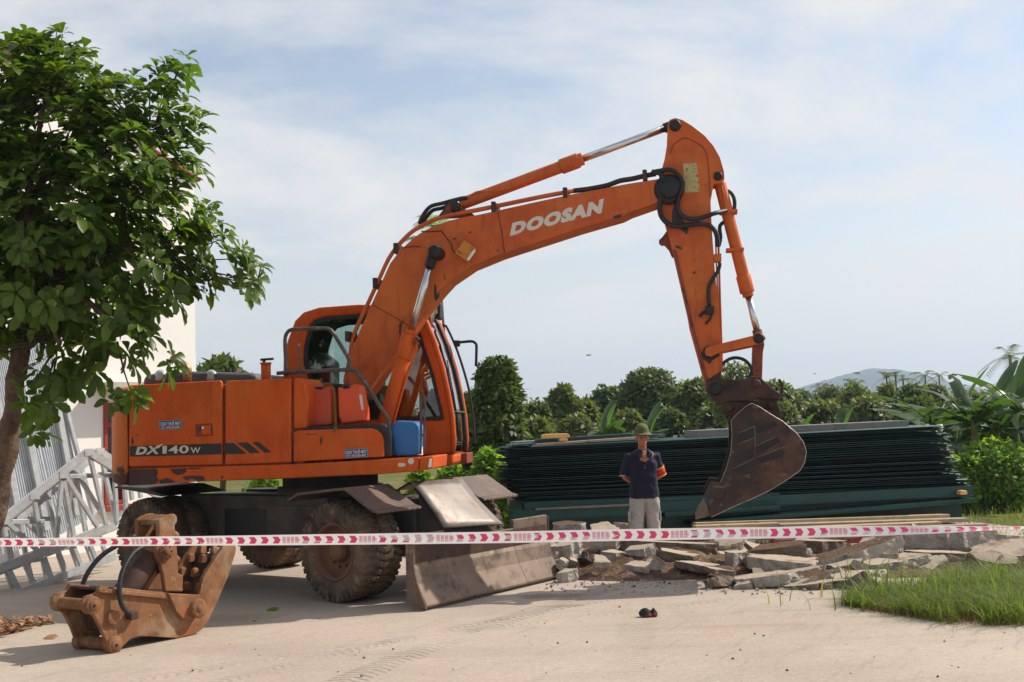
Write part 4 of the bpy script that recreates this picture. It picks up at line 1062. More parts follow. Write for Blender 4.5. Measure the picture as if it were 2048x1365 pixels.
# moving jaw
mj = [(318, 1041), (330, 1034), (341, 1029), (350, 1028), (355, 1034), (355, 1043), (350, 1052), (352, 1072), (356, 1115), (357, 1147), (367, 1151), (366, 1184), (331, 1184), (327, 1151), (321, 1130), (314, 1116), (313, 1098), (318, 1087)]
j1 = gpart(gprism(mj, -.06, -.11), "moving_jaw", bevel=.012)
gpart(gprism(mj, -.34, -.39, ref=-.06), "jaw_arm", parent=j1)
gpart(MB().prism(GP.poly([(320, 1042), (341, 1030), (352, 1030), (354, 1042), (340, 1050), (322, 1052)], -.06), .11, .34), "jaw_bridge", 'rust', .012, parent=j1)
gpart(MB().prism(GP.poly([(348, 1060), (358, 1062), (360, 1148), (349, 1150)], -.06), .10, .36), "jaw_back", 'rust_dark', .01, parent=j1)
q = GP.P(330, 1104, -.06)
gpart(MB().lathe([(0, .001), (0, .075), (.03, .08)], (q.x, .04, q.z), (0, 1, 0), 22, close=False), "jaw_pin", 'rust', 0, j1)
gpart(MB().lathe([(-.012, .001), (-.012, .035), (.02, .035)], (q.x, .04, q.z), (0, 1, 0), 14, close=False), "pin_bolt", 'rust', 0, j1)
for k in range(8):
    a = 2 * pi * k / 8
    gpart(MB().cyl((q.x + .058 * cos(a), .034, q.z + .058 * sin(a)), (q.x + .058 * cos(a), .05, q.z + .058 * sin(a)), .008, 6), "bolt_head", 'grease', 0, j1)
for (cx, cy) in ((357, 1072), (359, 1120), (352, 1074)):
    for yy in (.12, .32):
        q2 = GP.P(cx, cy, -.06)
        gpart(MB().lathe([(-.02, .045), (.02, .04), (.05, .015)], (q2.x, yy, q2.z), (1, 0, 0), 8), "jaw_tooth", 'rust', 0, j1)
# cylinder
a, b = GP.P(228, 1215, -.22), GP.P(318, 1090, -.22)
cy_ = gpart(MB().cyl(a, a.lerp(b, .86), .105, 28), "cylinder", 'rust_dark', .01)
gpart(MB().cyl(a.lerp(b, .80), a.lerp(b, .90), .112, 28), "cylinder_head", 'rust', .008, parent=cy_)
gpart(MB().cyl(a.lerp(b, .88), b, .05, 16), "rod", 'rust_dark', 0, cy_)
gpart(MB().tube([a.lerp(b, .1) + Vector((.13, -.05, -.03)), a.lerp(b, .55) + Vector((.13, -.05, -.03)), a.lerp(b, .66) + Vector((.06, -.05, .0))], .022, 8), "cylinder_pipe", 'rust', 0, cy_)
for pts, v in (([(304, 1080, -.05), (290, 1091, -.02), (266, 1107, 0), (247, 1138, .03), (239, 1172, .05), (241, 1202, .06), (251, 1222, .06), (266, 1232, .04)], 0), ([(270, 1072, -.25), (235, 1091, -.3), (203, 1112, -.36), (178, 1142, -.4), (166, 1168, -.42), (164, 1185, -.42)], 0)):
    gpart(MB().tube(smooth_path([GP.P(*p) for p in pts], 5), .021, 10), "hydraulic_hose", 'rubber_hose', 0)
q = GP.P(262, 1230, .03); gpart(MB().box(q.x - .03, q.x + .05, -.07, 0, q.z - .04, q.z + .03), "hose_fitting", 'rust_dark', .008)
# settle it on the concrete
zmin = min((o_.matrix_local @ Vector(c_)).z for o_ in gr.children for c_ in o_.bound_box)
gr.location.z = -zmin * .5

# ================================================================== ROOF TRUSSES
TA = -radians(60)
TP = Plane((-5.95, 14.55), TA)
def bar(p0, p1, w, y0, y1):
    a, b = Vector((p0.x, 0, p0.z)), Vector((p1.x, 0, p1.z))
    d = (b - a).normalized(); s_ = Vector((-d.z, 0, d.x)) * (w / 2)
    return MB().prism([(q.x, q.z) for q in (a - s_, b - s_, b + s_, a + s_)], y0, y1)
chords = [((-70, 1103), (178, 905), .085), ((179, 905), (345, 1008), .085), ((-60, 1160), (214, 1058), .095), ((28, 1192), (212, 1120), .085), ((-60, 1225), (40, 1186), .08)]
webs = [((128, 950), (115, 1092)), ((129, 950), (152, 1078)), ((131, 948), (201, 1058)), ((182, 908), (216, 1050)), ((70, 992), (90, 1100)), ((10, 1040), (24, 1128)), ((12, 1040), (86, 1108)), ((232, 940), (238, 1050)), ((262, 955), (268, 1000)), ((-20, 1065), (-5, 1140)),
        ((22, 1140), (45, 1188)), ((59, 1128), (70, 1174)), ((92, 1116), (108, 1160)), ((120, 1104), (137, 1148)), ((150, 1092), (168, 1136)), ((179, 1078), (197, 1124)), ((-20, 1146), (0, 1205))]
ties = [((146, 953), (250, 951)), ((30, 1044), (96, 1044)), ((60, 1000), (110, 962))]
tr_labels = ["galvanised steel roof truss frontmost of the leaning pile behind the excavator tail",
             "galvanised steel roof truss standing behind the front truss by the white wall",
             "galvanised steel roof truss rearmost in the leaning pile against the white wall"]
for i in range(2):
    t_ = empty("roof_truss", (TP.o.x + .02 * i, TP.o.y + .42 * i, .0), -TA + .03 * i, tr_labels[i], "truss", "roof trusses leaning by the wall")
    for k, (p0, p1, w) in enumerate(chords):
        a, b = TP.P(*p0), TP.P(*p1)
        bar(a, b, w, 0, .012).build("chord_web", M['galv'], t_, 0)
        d = Vector((b.x - a.x, 0, b.z - a.z)).normalized(); s_ = Vector((-d.z, 0, d.x)) * (w / 2)
        for sg in (-1, 1):
            bar(a + s_ * sg, b + s_ * sg, .008, -.0, .06).build("chord_flange", M['galv'], t_, 0)
    for (p0, p1) in webs:
        bar(TP.P(*p0), TP.P(*p1), .055, .014, .055).build("web_member", M['galv'], t_, .004)
    for (p0, p1) in ties:
        bar(TP.P(*p0), TP.P(*p1), .055, .058, .10).build("tie_member", M['galv'], t_, .004)
    for (cx, cy) in ((178, 905), (128, 950), (70, 992), (10, 1042), (108, 1100), (45, 1125), (150, 1085)):
        q = TP.P(cx, cy); MB().box(q.x - .07, q.x + .07, -.006, -.001, q.z - .045, q.z + .045).build("gusset", M['galv'], t_, 0)

# ================================================================== WHITE BUILDING
BA = -radians(55)
c0 = at_depth(386, 800, 20.5)
BP = Plane((c0.x, c0.y), BA)
bd = empty("white_building", (c0.x, c0.y, 0), -BA, "white plastered building with red roof edge behind the trusses", "building")
gab = [(-360, 60), (-130, 40), (38, 137), (300, 287), (386, 366)]
gp = [(q.x, q.z) for q in (BP.P(a, b) for a, b in gab)]
gp = sorted(gp)
# one straight gable line from the eave up to the ridge
ev = BP.P(387, 366); r1 = BP.P(60, 150); sl = (r1.z - ev.z) / (r1.x - ev.x)
ridge_x = ev.x - 4.4
ridge_z = ev.z + sl * (ridge_x - ev.x)
left_x = ridge_x - 4.4
wx0, wx1 = BP.P(207, 900).x, BP.P(248, 900).x
wz0, wz1 = BP.P(215, 1010).z, BP.P(215, 806).z
outl = [(left_x, -.1), (wx0, -.1), (wx0, wz1), (wx1, wz1), (wx1, -.1), (ev.x, -.1), (ev.x, ev.z), (ridge_x, ridge_z), (left_x, ev.z)]
mb = MB().prism(outl, 0, .22)
mb.box(wx0, wx1, .02, .20, -.1, wz0)
mb.prism([(ev.x - .22, -.1), (ev.x, -.1), (ev.x, ev.z), (ev.x - .22, ev.z)], .22, 9)
mb.prism([(left_x, -.1), (left_x + .22, -.1), (left_x + .22, ev.z), (left_x, ev.z)], .22, 9)
mb.build("wall", M['plaster'], bd)
for sx in (1, -1):
    a0 = Vector((ridge_x, 0, ridge_z + .05)); a1 = Vector((ridge_x + sx * (ev.x - ridge_x + .08), 0, ridge_z + .05 + sl * (ev.x - ridge_x + .08)))
    MB().prism([(a0.x, a0.z), (a1.x, a1.z), (a1.x, a1.z + .05), (a0.x, a0.z + .05)], -.10, 9.2).build("roof_slope", M['roof_red'], bd, .01)
wn_ = MB()
fw = .06
wn_.box(wx0, wx0 + fw, -.03, .12, wz0, wz1).box(wx1 - fw, wx1, -.03, .12, wz0, wz1)
for zz in (wz0, wz0 + (wz1 - wz0) * .33, wz0 + (wz1 - wz0) * .76, wz1 - fw):
    wn_.box(wx0 + fw, wx1 - fw, -.025, .11, zz, zz + fw)
wo = wn_.build("window", M['red_frame'], bd, .006)
for za, zb_ in ((0, .33), (.33, .76), (.76, 1)):
    MB().box(wx0 + fw + .005, wx1 - fw - .005, .06, .075, wz0 + (wz1 - wz0) * za + fw, wz0 + (wz1 - wz0) * zb_ - .002).build("pane", M['dark_glass'], wo)
q0, q1 = BP.P(188, 766), BP.P(285, 764)
MB().box(q0.x, q1.x, -.45, .0, BP.P(188, 780).z, q0.z).build("window_canopy", M['canopy'], bd, .01)
MB().box(wx0 - .05, wx1 + .05, -.12, -.031, wz0 - .10, wz0 - .005).build("window_sill", M['red_frame'], bd, .01)

# leaning galvanised sheets and loose channels
PP = Plane((c0.x - .75, c0.y - 1.9), BA)
def rib_sheet(tl, tr, br, bl, n, label):
    TL, TRr, BR, BL = [PP.P(*p) for p in (tl, tr, br, bl)]
    prof = []
    for k in range(n):
        s0 = k / n
        for f_, y in ((0, 0), (.70, 0), (.76, -.03), (.94, -.03)): prof.append((s0 + f_ / n, y))
    prof.append((1, 0))
    mb = MB()
    a = mb.add([TL.lerp(TRr, s_) + Vector((0, y, 0)) for s_, y in prof]); b = mb.add([BL.lerp(BR, s_) + Vector((0, y, 0)) for s_, y in prof])
    for k in range(len(prof) - 1): mb.face((a + k, a + k + 1, b + k + 1, b + k))
    o = mb.build("wall_sheet", M['galv_sheet'], None, recalc=False)
    so_ = o.modifiers.new("solid", 'SOLIDIFY'); so_.thickness = .004
    o.location = PP.o; o.rotation_euler = (0, 0, -BA)
    return tag(o, label, "metal sheet", "ribbed sheets leaning on the white building")
rib_sheet((-60, 705), (30, 690), (118, 1075), (0, 1110), 24, "pale ribbed metal sheet behind the tree trunk, leaning on the white building")
rib_sheet((34, 689), (96, 678), (172, 1040), (120, 1070), 14, "narrow pale ribbed metal sheet beside the loose steel channels on the white building")
for k, (p0, p1, lab) in enumerate((((28, 760), (88, 1060), "grey steel channel lying across the pale ribbed sheet"), ((96, 740), (148, 1030), "grey steel channel at the edge of the narrow ribbed sheet"), ((122, 800), (182, 1030), "thin dark steel channel leaning alone against the white wall"), ((-10, 800), (36, 1060), "grey steel channel half hidden by the tree trunk"))):
    a, b = PP.P(*p0), PP.P(*p1)
    w = .085 if k != 2 else .05
    d = Vector((b.x - a.x, 0, b.z - a.z)).normalized(); s_ = Vector((-d.z, 0, d.x)) * (w / 2)
    mb = bar(a, b, w, -.10, -.085)
    for sg in (-1, 1):
        m2 = bar(a + s_ * sg, b + s_ * sg, .012, -.085, -.035)
        o_ = mb.add(m2.v); [mb.face([i + o_ for i in f_]) for f_ in m2.f]
    o = mb.build("steel_channel", M['galv'], None)
    o.location = PP.o; o.rotation_euler = (0, 0, -BA)
    tag(o, lab, "steel channel", "loose steel channels by the wall")

# ================================================================== STACK OF GREEN SHEETS
SA = -radians(13.5)
SP = Plane((.05, 17.3), SA)
tl, tr, bl_, br_ = SP.P(1026, 897), SP.P(1884, 852), SP.P(1046, 1006), SP.P(1935, 972)
SL = (tr.x - tl.x)
prof = []
y = 0.0
for k in range(6):
    for dy, z in ((0, 0), (.12, 0), (.135, .012), (.165, .012)): prof.append((y + dy, z))
    y += .18
mbs = MB()
f_ = [(0, -.009)] + prof
for x in (0, SL):
    mbs.add([(x, p[0], p[1]) for p in f_]); mbs.add([(x, p[0], p[1] - .003) for p in f_])
n = len(f_)
for k in range(n - 1):
    mbs.face((k, k + 1, 2 * n + k + 1, 2 * n + k)); mbs.face((n + k, 3 * n + k, 3 * n + k + 1, n + k + 1))
    mbs.face((k, n + k, n + k + 1, k + 1)); mbs.face((2 * n + k, 2 * n + k + 1, 3 * n + k + 1, 3 * n + k))
mbs.face((0, 2 * n, 3 * n, n)); mbs.face((n - 1, 2 * n - 1, 4 * n - 1, 3 * n - 1))
sheet_me = [mbs.mesh("roof_sheet", M['green_sheet']), mbs.mesh("roof_sheet", M['green_sheet2'])]
NS = 31
for k in range(NS):
    t = k / (NS - 1)
    l, r = tl.lerp(bl_, t), tr.lerp(br_, t)
    slope = math.atan2(r.z - l.z, r.x - l.x)
    o = bpy.data.objects.new("roof_sheet", sheet_me[0 if (k % 9) else 1])
    COL.objects.link(o)
    xs = l.x + random.uniform(-.10, .08) + .10 * sin(t * 9) * .5
    p = Vector((xs, random.uniform(-.012, .03), l.z + random.uniform(-.006, .006)))
    Rz = Matrix.Rotation(-SA, 4, 'Z')
    o.matrix_world = Matrix.Translation(SP.o) @ Rz @ Matrix.Translation(p) @ Matrix.Rotation(-slope + random.uniform(-.0012, .0012), 4, 'Y') @ Matrix.Rotation(random.uniform(-.002, .002), 4, 'Z') @ Matrix.Diagonal((1 + (r.x - l.x - SL) / SL + random.uniform(-.008, .012), 1, 1, 1))
    lab = "dark green ribbed roof sheet in the tall stack behind the standing man"
    if k == 0: lab = "topmost dark green ribbed roof sheet of the tall stack"
    if k == NS - 1: lab = "lowest dark green ribbed roof sheet of the tall stack"
    tag(o, lab, "roof sheet", "stacked green roof sheets")
def on_sp(o, lab, cat, grp):
    o.location = SP.o; o.rotation_euler = (0, 0, -SA); return tag(o, lab, cat, grp)
def strip(p0, p1, hpx, v0, v1, m, name, lab, cat, grp, lip=True):
    a, b = SP.P(*p0, v0), SP.P(*p1, v0)
    h = hpx / 2400 * 17.4
    mb = MB().prism([(a.x, a.z), (b.x, b.z), (b.x, b.z + h), (a.x, a.z + h)], -v0, -v0 + .006)
    if lip:
        mb.prism([(a.x, a.z + h), (b.x, b.z + h), (b.x, b.z + h + .006), (a.x, a.z + h + .006)], -v0, -v1)
        mb.prism([(a.x, a.z - .006), (b.x, b.z - .006), (b.x, b.z), (a.x, a.z)], -v0 - .03, -v1)
    else:
        mb = MB().prism([(a.x, a.z), (b.x, b.z), (b.x, b.z + h), (a.x, a.z + h)], -v0, -v1)
    return on_sp(mb.build(name, M[m], None, .002), lab, cat, grp)
FG = "green flashings under the sheet stack"
strip((1048, 1020), (1560, 1000), 14, .03, -.5, 'green_sheet2', "steel_flashing", "long dark teal flashing directly below the green sheet stack", "flashing", FG)
strip((1072, 1021), (1268, 1012), 4, .10, -.2, 'grey_sheet', "steel_strip", "thin pale grey steel strip lying among the green flashings", "steel strip", None, False)
strip((1028, 1046), (1400, 1022), 22, .06, -.5, 'green_sheet2', "steel_flashing", "wide dark green flashing behind the rubble next to the dozer blade", "flashing", FG)
strip((1400, 1019), (1946, 991), 20, .05, -.5, 'green_sheet2', "steel_flashing", "wide green flashing with yellow foam at its end", "flashing", FG)
strip((1330, 1034), (1560, 1018), 8, .14, -.3, 'green_sheet2', "steel_flashing", "short green flashing behind the bucket teeth", "flashing", FG)
strip((1385, 1051), (1830, 1014), 7, .20, -.4, 'green_sheet2', "steel_flashing", "long narrow green flashing sloping above the pale planks", "flashing", FG)
strip((1560, 1034), (1952, 1004), 7, .12, -.4, 'green_sheet2', "steel_flashing", "narrow green flashing sticking out at the far end of the stack", "flashing", FG)
strip((1046, 1074), (1925, 1042), 66, -.12, -1.0, 'green_sheet', "steel_packing", "dark bottom bundle carrying the green sheet stack", "packing", None, False)
strip((1038, 890), (1330, 874), 6, -.35, -.9, 'grey_sheet', "steel_sheet", "grey steel sheet on top of the green stack near the man's hat", "steel sheet", None, False)
strip((1073, 884), (1325, 868), 5, -.22, -.34, 'green_sheet2', "steel_flashing", "green flashing lying on top of the tall stack", "flashing", FG, False)
strip((1064, 893), (1290, 877), 4, .02, -.15, 'timber2', "timber_batten", "grey timber batten along the top edge of the stack", "batten", None, False)
strip((1395, 875), (1818, 854), 14, -.35, -.9, 'grey_sheet', "steel_sheet", "long grey steel box section on top of the green stack behind the bucket", "steel sheet", None, False)
strip((1024, 893), (1072, 889), 3, .03, -.4, 'green_sheet2', "steel_flashing", "bright green offcut on the corner of the tall stack", "flashing", FG, False)
for (px, py, w, h, lab) in ((1108, 872, 60, 8, "yellow wood offcut on the corner of the green stack"), (1124, 879, 17, 6, "small pale wood block on top of the green stack"), (1920, 985, 18, 9, "dirty yellow foam lump stuck at the flashing end")):
    q = SP.P(px, py, -.05 if px < 1500 else .08)
    a = w / 2400 * 17.2 / 2; b = h / 2400 * 17.2 / 2
    mb = MB().loft([[(q.x + a * k * cx, q.y - .05 + cy * .06, q.z + z * b) for cx, cy in ((-1, -1), (1, -.8), (.9, 1), (-.9, .9))] for z, k in ((-1, 1), (.3, .97), (1, .8))], sm=False)
    on_sp(mb.build("offcut", M['foam'], None, .006), lab, "offcut", None)
# planks in front
PG = "pale planks in front of the green stack"
def plank(p0, p1, hpx, v, wd, m, lab):
    a, b = SP.P(*p0, v), SP.P(*p1, v)
    h = hpx / 2400 * 17
    mb = MB().prism([(a.x, a.z - h), (b.x, b.z - h), (b.x, b.z), (a.x, a.z)], -v, -v + wd)
    return on_sp(mb.build("plank", M[m], None, .006), lab, "plank", PG)
plank((1392, 1046), (1900, 1029), 8, .30, .18, 'timber', "rust stained pale plank lying nearest the green stack")
plank((1392, 1052), (1560, 1046), 7, .50, .15, 'timber', "short pale plank under the bucket teeth")
plank((1560, 1049), (1940, 1037), 8, .55, .22, 'timber2', "grey plank in the middle of the plank pile")
plank((1530, 1058), (1885, 1044), 7, .78, .18, 'timber', "long pale plank at the front of the plank pile")
plank((1690, 1060), (1975, 1048), 7, .98, .16, 'timber2', "grey plank with broken tip beside the grass verge")
plank((1550, 1072), (1995, 1060), 9, 1.55, .30, 'timber2', "wide grey board resting on the red bricks")
plank((1500, 1066), (1690, 1057), 8, 1.2, .14, 'conc_dark', "short grey beam behind the slabs") 
for k in range(15):
    px = 1560 + k * 30 + random.uniform(-3, 3)
    q = SP.P(px, 1083 - (px - 1560) * .026, 1.5)
    o = MB().box(-.10, .10, -.05, .05, -.07, .03).build("brick", M['brick'], None, .006)
    o.matrix_world = Matrix.Translation(SP.o) @ Matrix.Rotation(-SA, 4, 'Z') @ Matrix.Translation(q) @ Matrix.Rotation(random.uniform(-.12, .12), 4, 'Z')
    tag(o, "red clay brick in the row under the wide grey board", "brick", "bricks under the grey board")
# ================================================================== RUBBLE
def chunk_mesh(lx, ly, t, seed, top=0, side=1, n=None, ragged=.18, layers=5):
    """irregular broken slab centred on the origin; material 0 top, 1 broken edge"""
    rnd = random.Random(seed)
    n = n or (rnd.randint(7, 10) if lx > .7 else rnd.randint(4, 6))
    ang = sorted((k + rnd.uniform(-.32, .32)) * 2 * pi / n for k in range(n))
    base = []
    for a in ang:
        c_, s_ = cos(a), sin(a)
        k = 1 / max(abs(c_) ** 3 + abs(s_) ** 3, .2) ** (1 / 3)
        r = 1 + rnd.uniform(-ragged, ragged * .5)
        base.append((c_ * k * r * lx / 2, s_ * k * r * ly / 2))
    # subdivide the outline for a ragged break
    fine = []
    for i in range(n):
        a, b = base[i], base[(i + 1) % n]
        for k in range(6):
            f_ = k / 6
            j = .035 * min(lx, ly) * (0 if k == 0 else 1)
            fine.append((a[0] + (b[0] - a[0]) * f_ + rnd.uniform(-j, j), a[1] + (b[1] - a[1]) * f_ + rnd.uniform(-j, j)))
    m = len(fine)
    mb = MB(); ids = []
    for L in range(layers + 1):
        z = t / 2 - t * L / layers
        row = []
        for (x, y) in fine:
            q = Vector((x, y, z)) * 9 + Vector((seed, 0, 0))
            s_ = 1 + (.05 * noise.noise(q) + .035 * noise.noise(q * 2.7)) / max(min(lx, ly), .2) * (0.5 if L == 0 else 1.2) - .05 * (L == layers)
            dz = (.02 if L else .008) * noise.noise(q * .6 + Vector((0, 7, 0)))
            row.append((x * s_, y * s_, z + dz))
        ids.append(mb.add(row))
    mb.face(range(ids[0], ids[0] + m), 0)
    mb.face(reversed(range(ids[-1], ids[-1] + m)), 1)
    for L in range(layers):
        for k in range(m):
            l = (k + 1) % m
            mb.face((ids[L] + k, ids[L] + l, ids[L + 1] + l, ids[L + 1] + k), 1)
    return mb
RG = "broken concrete in the rubble heap"
STY = {'c': ('conc_top', 'conc_side'), 's': ('soil', 'conc_side'), 'd': ('conc_top', 'conc_dark'), 'sd': ('soil', 'conc_dark')}
def slab(x0, x1, y0, y1, Z, t, d, rx, ry, rz, sty, lab, seed):
    c = at_depth((x0 + x1) / 2, (y0 + y1) / 2, Z)
    lx = (x1 - x0) / 2400 * Z
    rx = rx * .45 - 5; t *= (1.35 if lx > .6 else 1.1) if t < .2 else 1.1; d *= .85
    mb = chunk_mesh(lx, d, t, seed)
    o = mb.build("concrete_chunk", [M[k] for k in STY[sty]], None, .004, 1)
    o.location = c; o.rotation_euler = (radians(rx), radians(ry), radians(rz))
    return tag(o, lab, "concrete chunk", RG)
R_ = [
 (1172, 1244, 1040, 1110, 15.0, .22, .40, 68, 0, 8, 'c', "pale pointed slab standing on edge between the blade and the man"),
 (1108, 1176, 1044, 1084, 15.6, .22, .5, 18, 0, 0, 's', "soil covered lump behind the dozer blade end"),
 (1222, 1268, 1046, 1080, 15.9, .20, .4, 12, 6, 20, 's', "small soil covered lump beside the man's feet"),
 (1108, 1164, 1082, 1122, 14.5, .20, .35, 25, -14, 20, 'c', "rough concrete chunk leaning against the dozer blade"),
 (1114, 1136, 1116, 1142, 14.0, .12, .16, 40, 20, 0, 'c', "small upright chunk at the foot of the dozer blade"),
 (1136, 1154, 1112, 1144, 14.1, .10, .14, 60, 10, 30, 'd', "small dark chunk wedged next to the blade corner"),
 (1116, 1158, 1140, 1164, 13.75, .12, .25, 20, -8, 10, 'c', "squat white chunk lying on the soil in front of the blade corner"),
 (1244, 1372, 1070, 1092, 15.3, .10, .55, 5, 3, -6, 'd', "flat slab lying just in front of the standing man"),
 (1244, 1448, 1086, 1118, 14.9, .16, .55, 4, 4, -5, 'd', "long dark sided slab in the middle of the rubble"),
 (1252, 1312, 1090, 1122, 14.4, .14, .32, 34, -14, 12, 'c', "light grey chunk tilted on the long dark slab"),
 (1312, 1402, 1102, 1136, 14.35, .17, .34, 22, 10, -10, 'd', "grey wedge of concrete over the brown soil"),
 (1246, 1306, 1120, 1150, 13.9, .06, .34, 42, 0, 8, 'c', "flat pale plate tipped towards the open yard"),
 (1184, 1224, 1110, 1137, 14.0, .06, .26, 48, 10, -10, 'c', "small pale triangular plate on brown soil"),
 (1302, 1330, 1116, 1146, 13.9, .12, .18, 30, 30, 0, 's', "small soil stained block beside the tipped pale plate"),
 (1196, 1254, 1100, 1128, 14.5, .13, .30, 28, 6, 14, 'c', "rough chunk below the pale pointed slab"),
 (1440, 1502, 1104, 1134, 14.4, .17, .34, 14, 4, -4, 'c', "rough edged block at the end of the long dark slab"),
 (1498, 1622, 1088, 1132, 14.5, .17, .60, 12, -6, 4, 'sd', "broad slab with brown soil on top beside the rough block"),
 (1592, 1696, 1080, 1108, 15.4, .12, .60, 6, 2, 0, 'd', "pale topped slab behind the soil covered broad slab"),
 (1614, 1806, 1088, 1146, 14.2, .17, .62, 10, -13, 6, 's', "long slab tilted up with soil along its edge"),
 (1558, 1652, 1130, 1170, 13.4, .13, .45, 8, -8, 4, 'c', "rough broken slab edge at the front of the heap"),
 (1655, 1728, 1124, 1148, 13.8, .10, .34, 20, -12, 10, 'd', "dark thin piece under the long tilted slab"),
 (1785, 1974, 1060, 1104, 15.0, .17, .85, 6, 1, 2, 's', "thick slab with soil bed on top, raised above the grass"),
 (1805, 1944, 1104, 1142, 14.3, .17, .55, 6, 3, -4, 'd', "dark slab half hidden by tall grass"),
 (1936, 2090, 1090, 1146, 13.9, .16, .80, 30, -12, 10, 'd', "large curved slab tilting up behind the tall grass"),
 (1994, 2052, 1076, 1100, 15.2, .20, .40, 6, 4, 10, 'c', "pale block on the concrete behind the tall grass"),
 (1652, 1768, 1142, 1178, 13.0, .10, .50, 9, -7, 4, 'c', "thin wedge of concrete beside the tall grass"),
 (1464, 1602, 1134, 1186, 13.0, .09, .60, 7, -6, -8, 'c', "cracked sheet of concrete heaved up at the yard edge"),
 (1398, 1470, 1128, 1156, 13.6, .05, .30, 14, 10, 6, 'd', "thin dark flake of concrete on the soil"),
 (1560, 1700, 1160, 1186, 12.7, .06, .40, 6, -5, -4, 'd', "low broken flake at the edge of the open yard"),
 (1084, 1118, 1090, 1120, 14.8, .16, .26, 20, 0, 20, 'c', "white chunk hidden behind the blade end"),
 (1012, 1046, 988, 1012, 18.2, .16, .3, 10, 0, 0, 's', "soil topped chunk between the far tyre and the sheet stack"),
]
for i, r in enumerate(R_): slab(*r, seed=40 + i)
rnd = random.Random(5)
CH = [chunk_mesh(.26, .20, .12, 200 + k, ragged=.3, layers=2).mesh("concrete_chunk", [M['conc_top'], M['conc_side']]) for k in range(5)]
for k in range(46):
    px, py = rnd.uniform(1115, 1760), rnd.uniform(1095, 1175)
    if py > 1150 and px < 1450: continue
    p = ground(px, py, .10 if py < 1135 else .03)
    o = bpy.data.objects.new("concrete_chunk", CH[k % 5]); COL.objects.link(o)
    s_ = rnd.uniform(.35, .95)
    o.location = p; o.scale = (s_, s_, s_); o.rotation_euler = (rnd.uniform(-.6, .6), rnd.uniform(-.6, .6), rnd.uniform(0, 6))
    tag(o, "small loose lump of broken concrete among the larger slabs", "concrete chunk", "small lumps in the rubble heap")
SB = [chunk_mesh(rnd.uniform(.42, .75), rnd.uniform(.28, .5), rnd.uniform(.07, .13), 260 + k, ragged=.3, layers=4).mesh("concrete_chunk", [M[q] for q in STY[('c', 'd', 's', 'c', 'd', 'c', 'sd')[k % 7]]]) for k in range(14)]
for k in range(64):
    px = rnd.uniform(1112, 2010); py = rnd.uniform(1094, 1150) if px < 1440 else rnd.uniform(1080, 1172)
    if px > 1760: py = min(py, 1135)
    if 1240 < px < 1340 and py < 1110: continue
    p = ground(px, py, .04)
    o = bpy.data.objects.new("concrete_chunk", SB[k % 14]); COL.objects.link(o)
    s_ = rnd.uniform(.45, 1.05)
    o.location = p + Vector((0, 0, rnd.uniform(-.02, .09) if py < 1140 else -.02)); o.scale = (s_, s_, s_ * rnd.uniform(.8, 1.2))
    o.rotation_euler = (rnd.gauss(0, .22), rnd.gauss(0, .28), rnd.uniform(0, 6))
    tag(o, "medium piece of broken slab jumbled among the big rubble slabs", "concrete chunk", "medium slab pieces in the rubble heap")
for i, r in enumerate([
 (1700, 1850, 1112, 1146, 13.9, .10, .8, 8, -6, 12, 'c', "wide pale flat slab lying between the long tilted slab and the grass"),
 (1500, 1640, 1108, 1150, 13.8, .10, .8, 10, 5, -14, 'c', "wide pale flat slab in front of the soil covered broad slab"),
 (1880, 2060, 1120, 1150, 14.4, .12, .9, 9, -4, 6, 'c', "wide pale slab leaning up behind the tall grass"),
 (1350, 1450, 1120, 1150, 13.9, .08, .6, 12, 8, 10, 'd', "thin grey slab lying across the churned soil")]): slab(*r, seed=90 + i)
# soil under the rubble
def heap(name, cx, cy, rx, ry, h, m, seed, n=46, label=None):
    mb = MB(); ids = {}
    for i in range(n + 1):
        for j in range(n + 1):
            x, y = (i / n * 2 - 1), (j / n * 2 - 1)
            r = sqrt(x * x + y * y)
            e_ = max(0, 1 - r ** 2.2)
            q = Vector((x * 2.4 + seed, y * 2.4, 0))
            z = h * e_ * (.55 + .9 * (noise.noise(q * 1.1) + .35)) + .05 * noise.noise(q * 5) * min(1, e_ * 4) + .018 * noise.noise(q * 17) * min(1, e_ * 5)
            z = max(z, -.05) - (.03 if e_ < .08 else 0)
            ids[i, j] = mb.add([(cx + x * rx, cy + y * ry, z)])
    for i in range(n):
        for j in range(n):
            mb.face((ids[i, j], ids[i + 1, j], ids[i + 1, j + 1], ids[i, j + 1]), 0, True)
    o = mb.build(name, m, None, recalc=False)
    return tag(o, label, None, None, "stuff")
heap("soil_heap", 1.75, 14.65, 1.75, 1.1, .18, M['soil'], 3, 56, "brown soil churned up under the broken slabs")
heap("soil_heap", 4.2, 14.5, 1.8, 1.3, .10, M['soil'], 9, 40, "brown soil under the slabs by the tall grass")
# crumbs of concrete and soil scattered over the yard
def crumbs(name, spots, m, label):
    mb = MB()
    for (x, y, s_) in spots:
        a = rnd.uniform(0, 6)
        pts = [(x + s_ * k * cos(a + t_) , y + s_ * k * sin(a + t_)) for t_, k in ((0, rnd.uniform(.6, 1)), (1.5, rnd.uniform(.5, 1)), (3.0, rnd.uniform(.6, 1)), (4.6, rnd.uniform(.5, 1)))]
        b = mb.add([(p[0], p[1], -.002) for p in pts]); c = mb.add([((p[0] - x) * .6 + x, (p[1] - y) * .6 + y, s_ * rnd.uniform(.5, .9)) for p in pts])
        mb.face((c, c + 1, c + 2, c + 3))
        for k in range(4): l = (k + 1) % 4; mb.face((b + k, b + l, c + l, c + k))
    return tag(mb.build(name, m, None), label, None, None, "stuff")
sp = []
for k in range(420):
    p = ground(rnd.gauss(1400, 240), rnd.uniform(1118, 1190)); sp.append((p.x, p.y, rnd.uniform(.008, .035)))
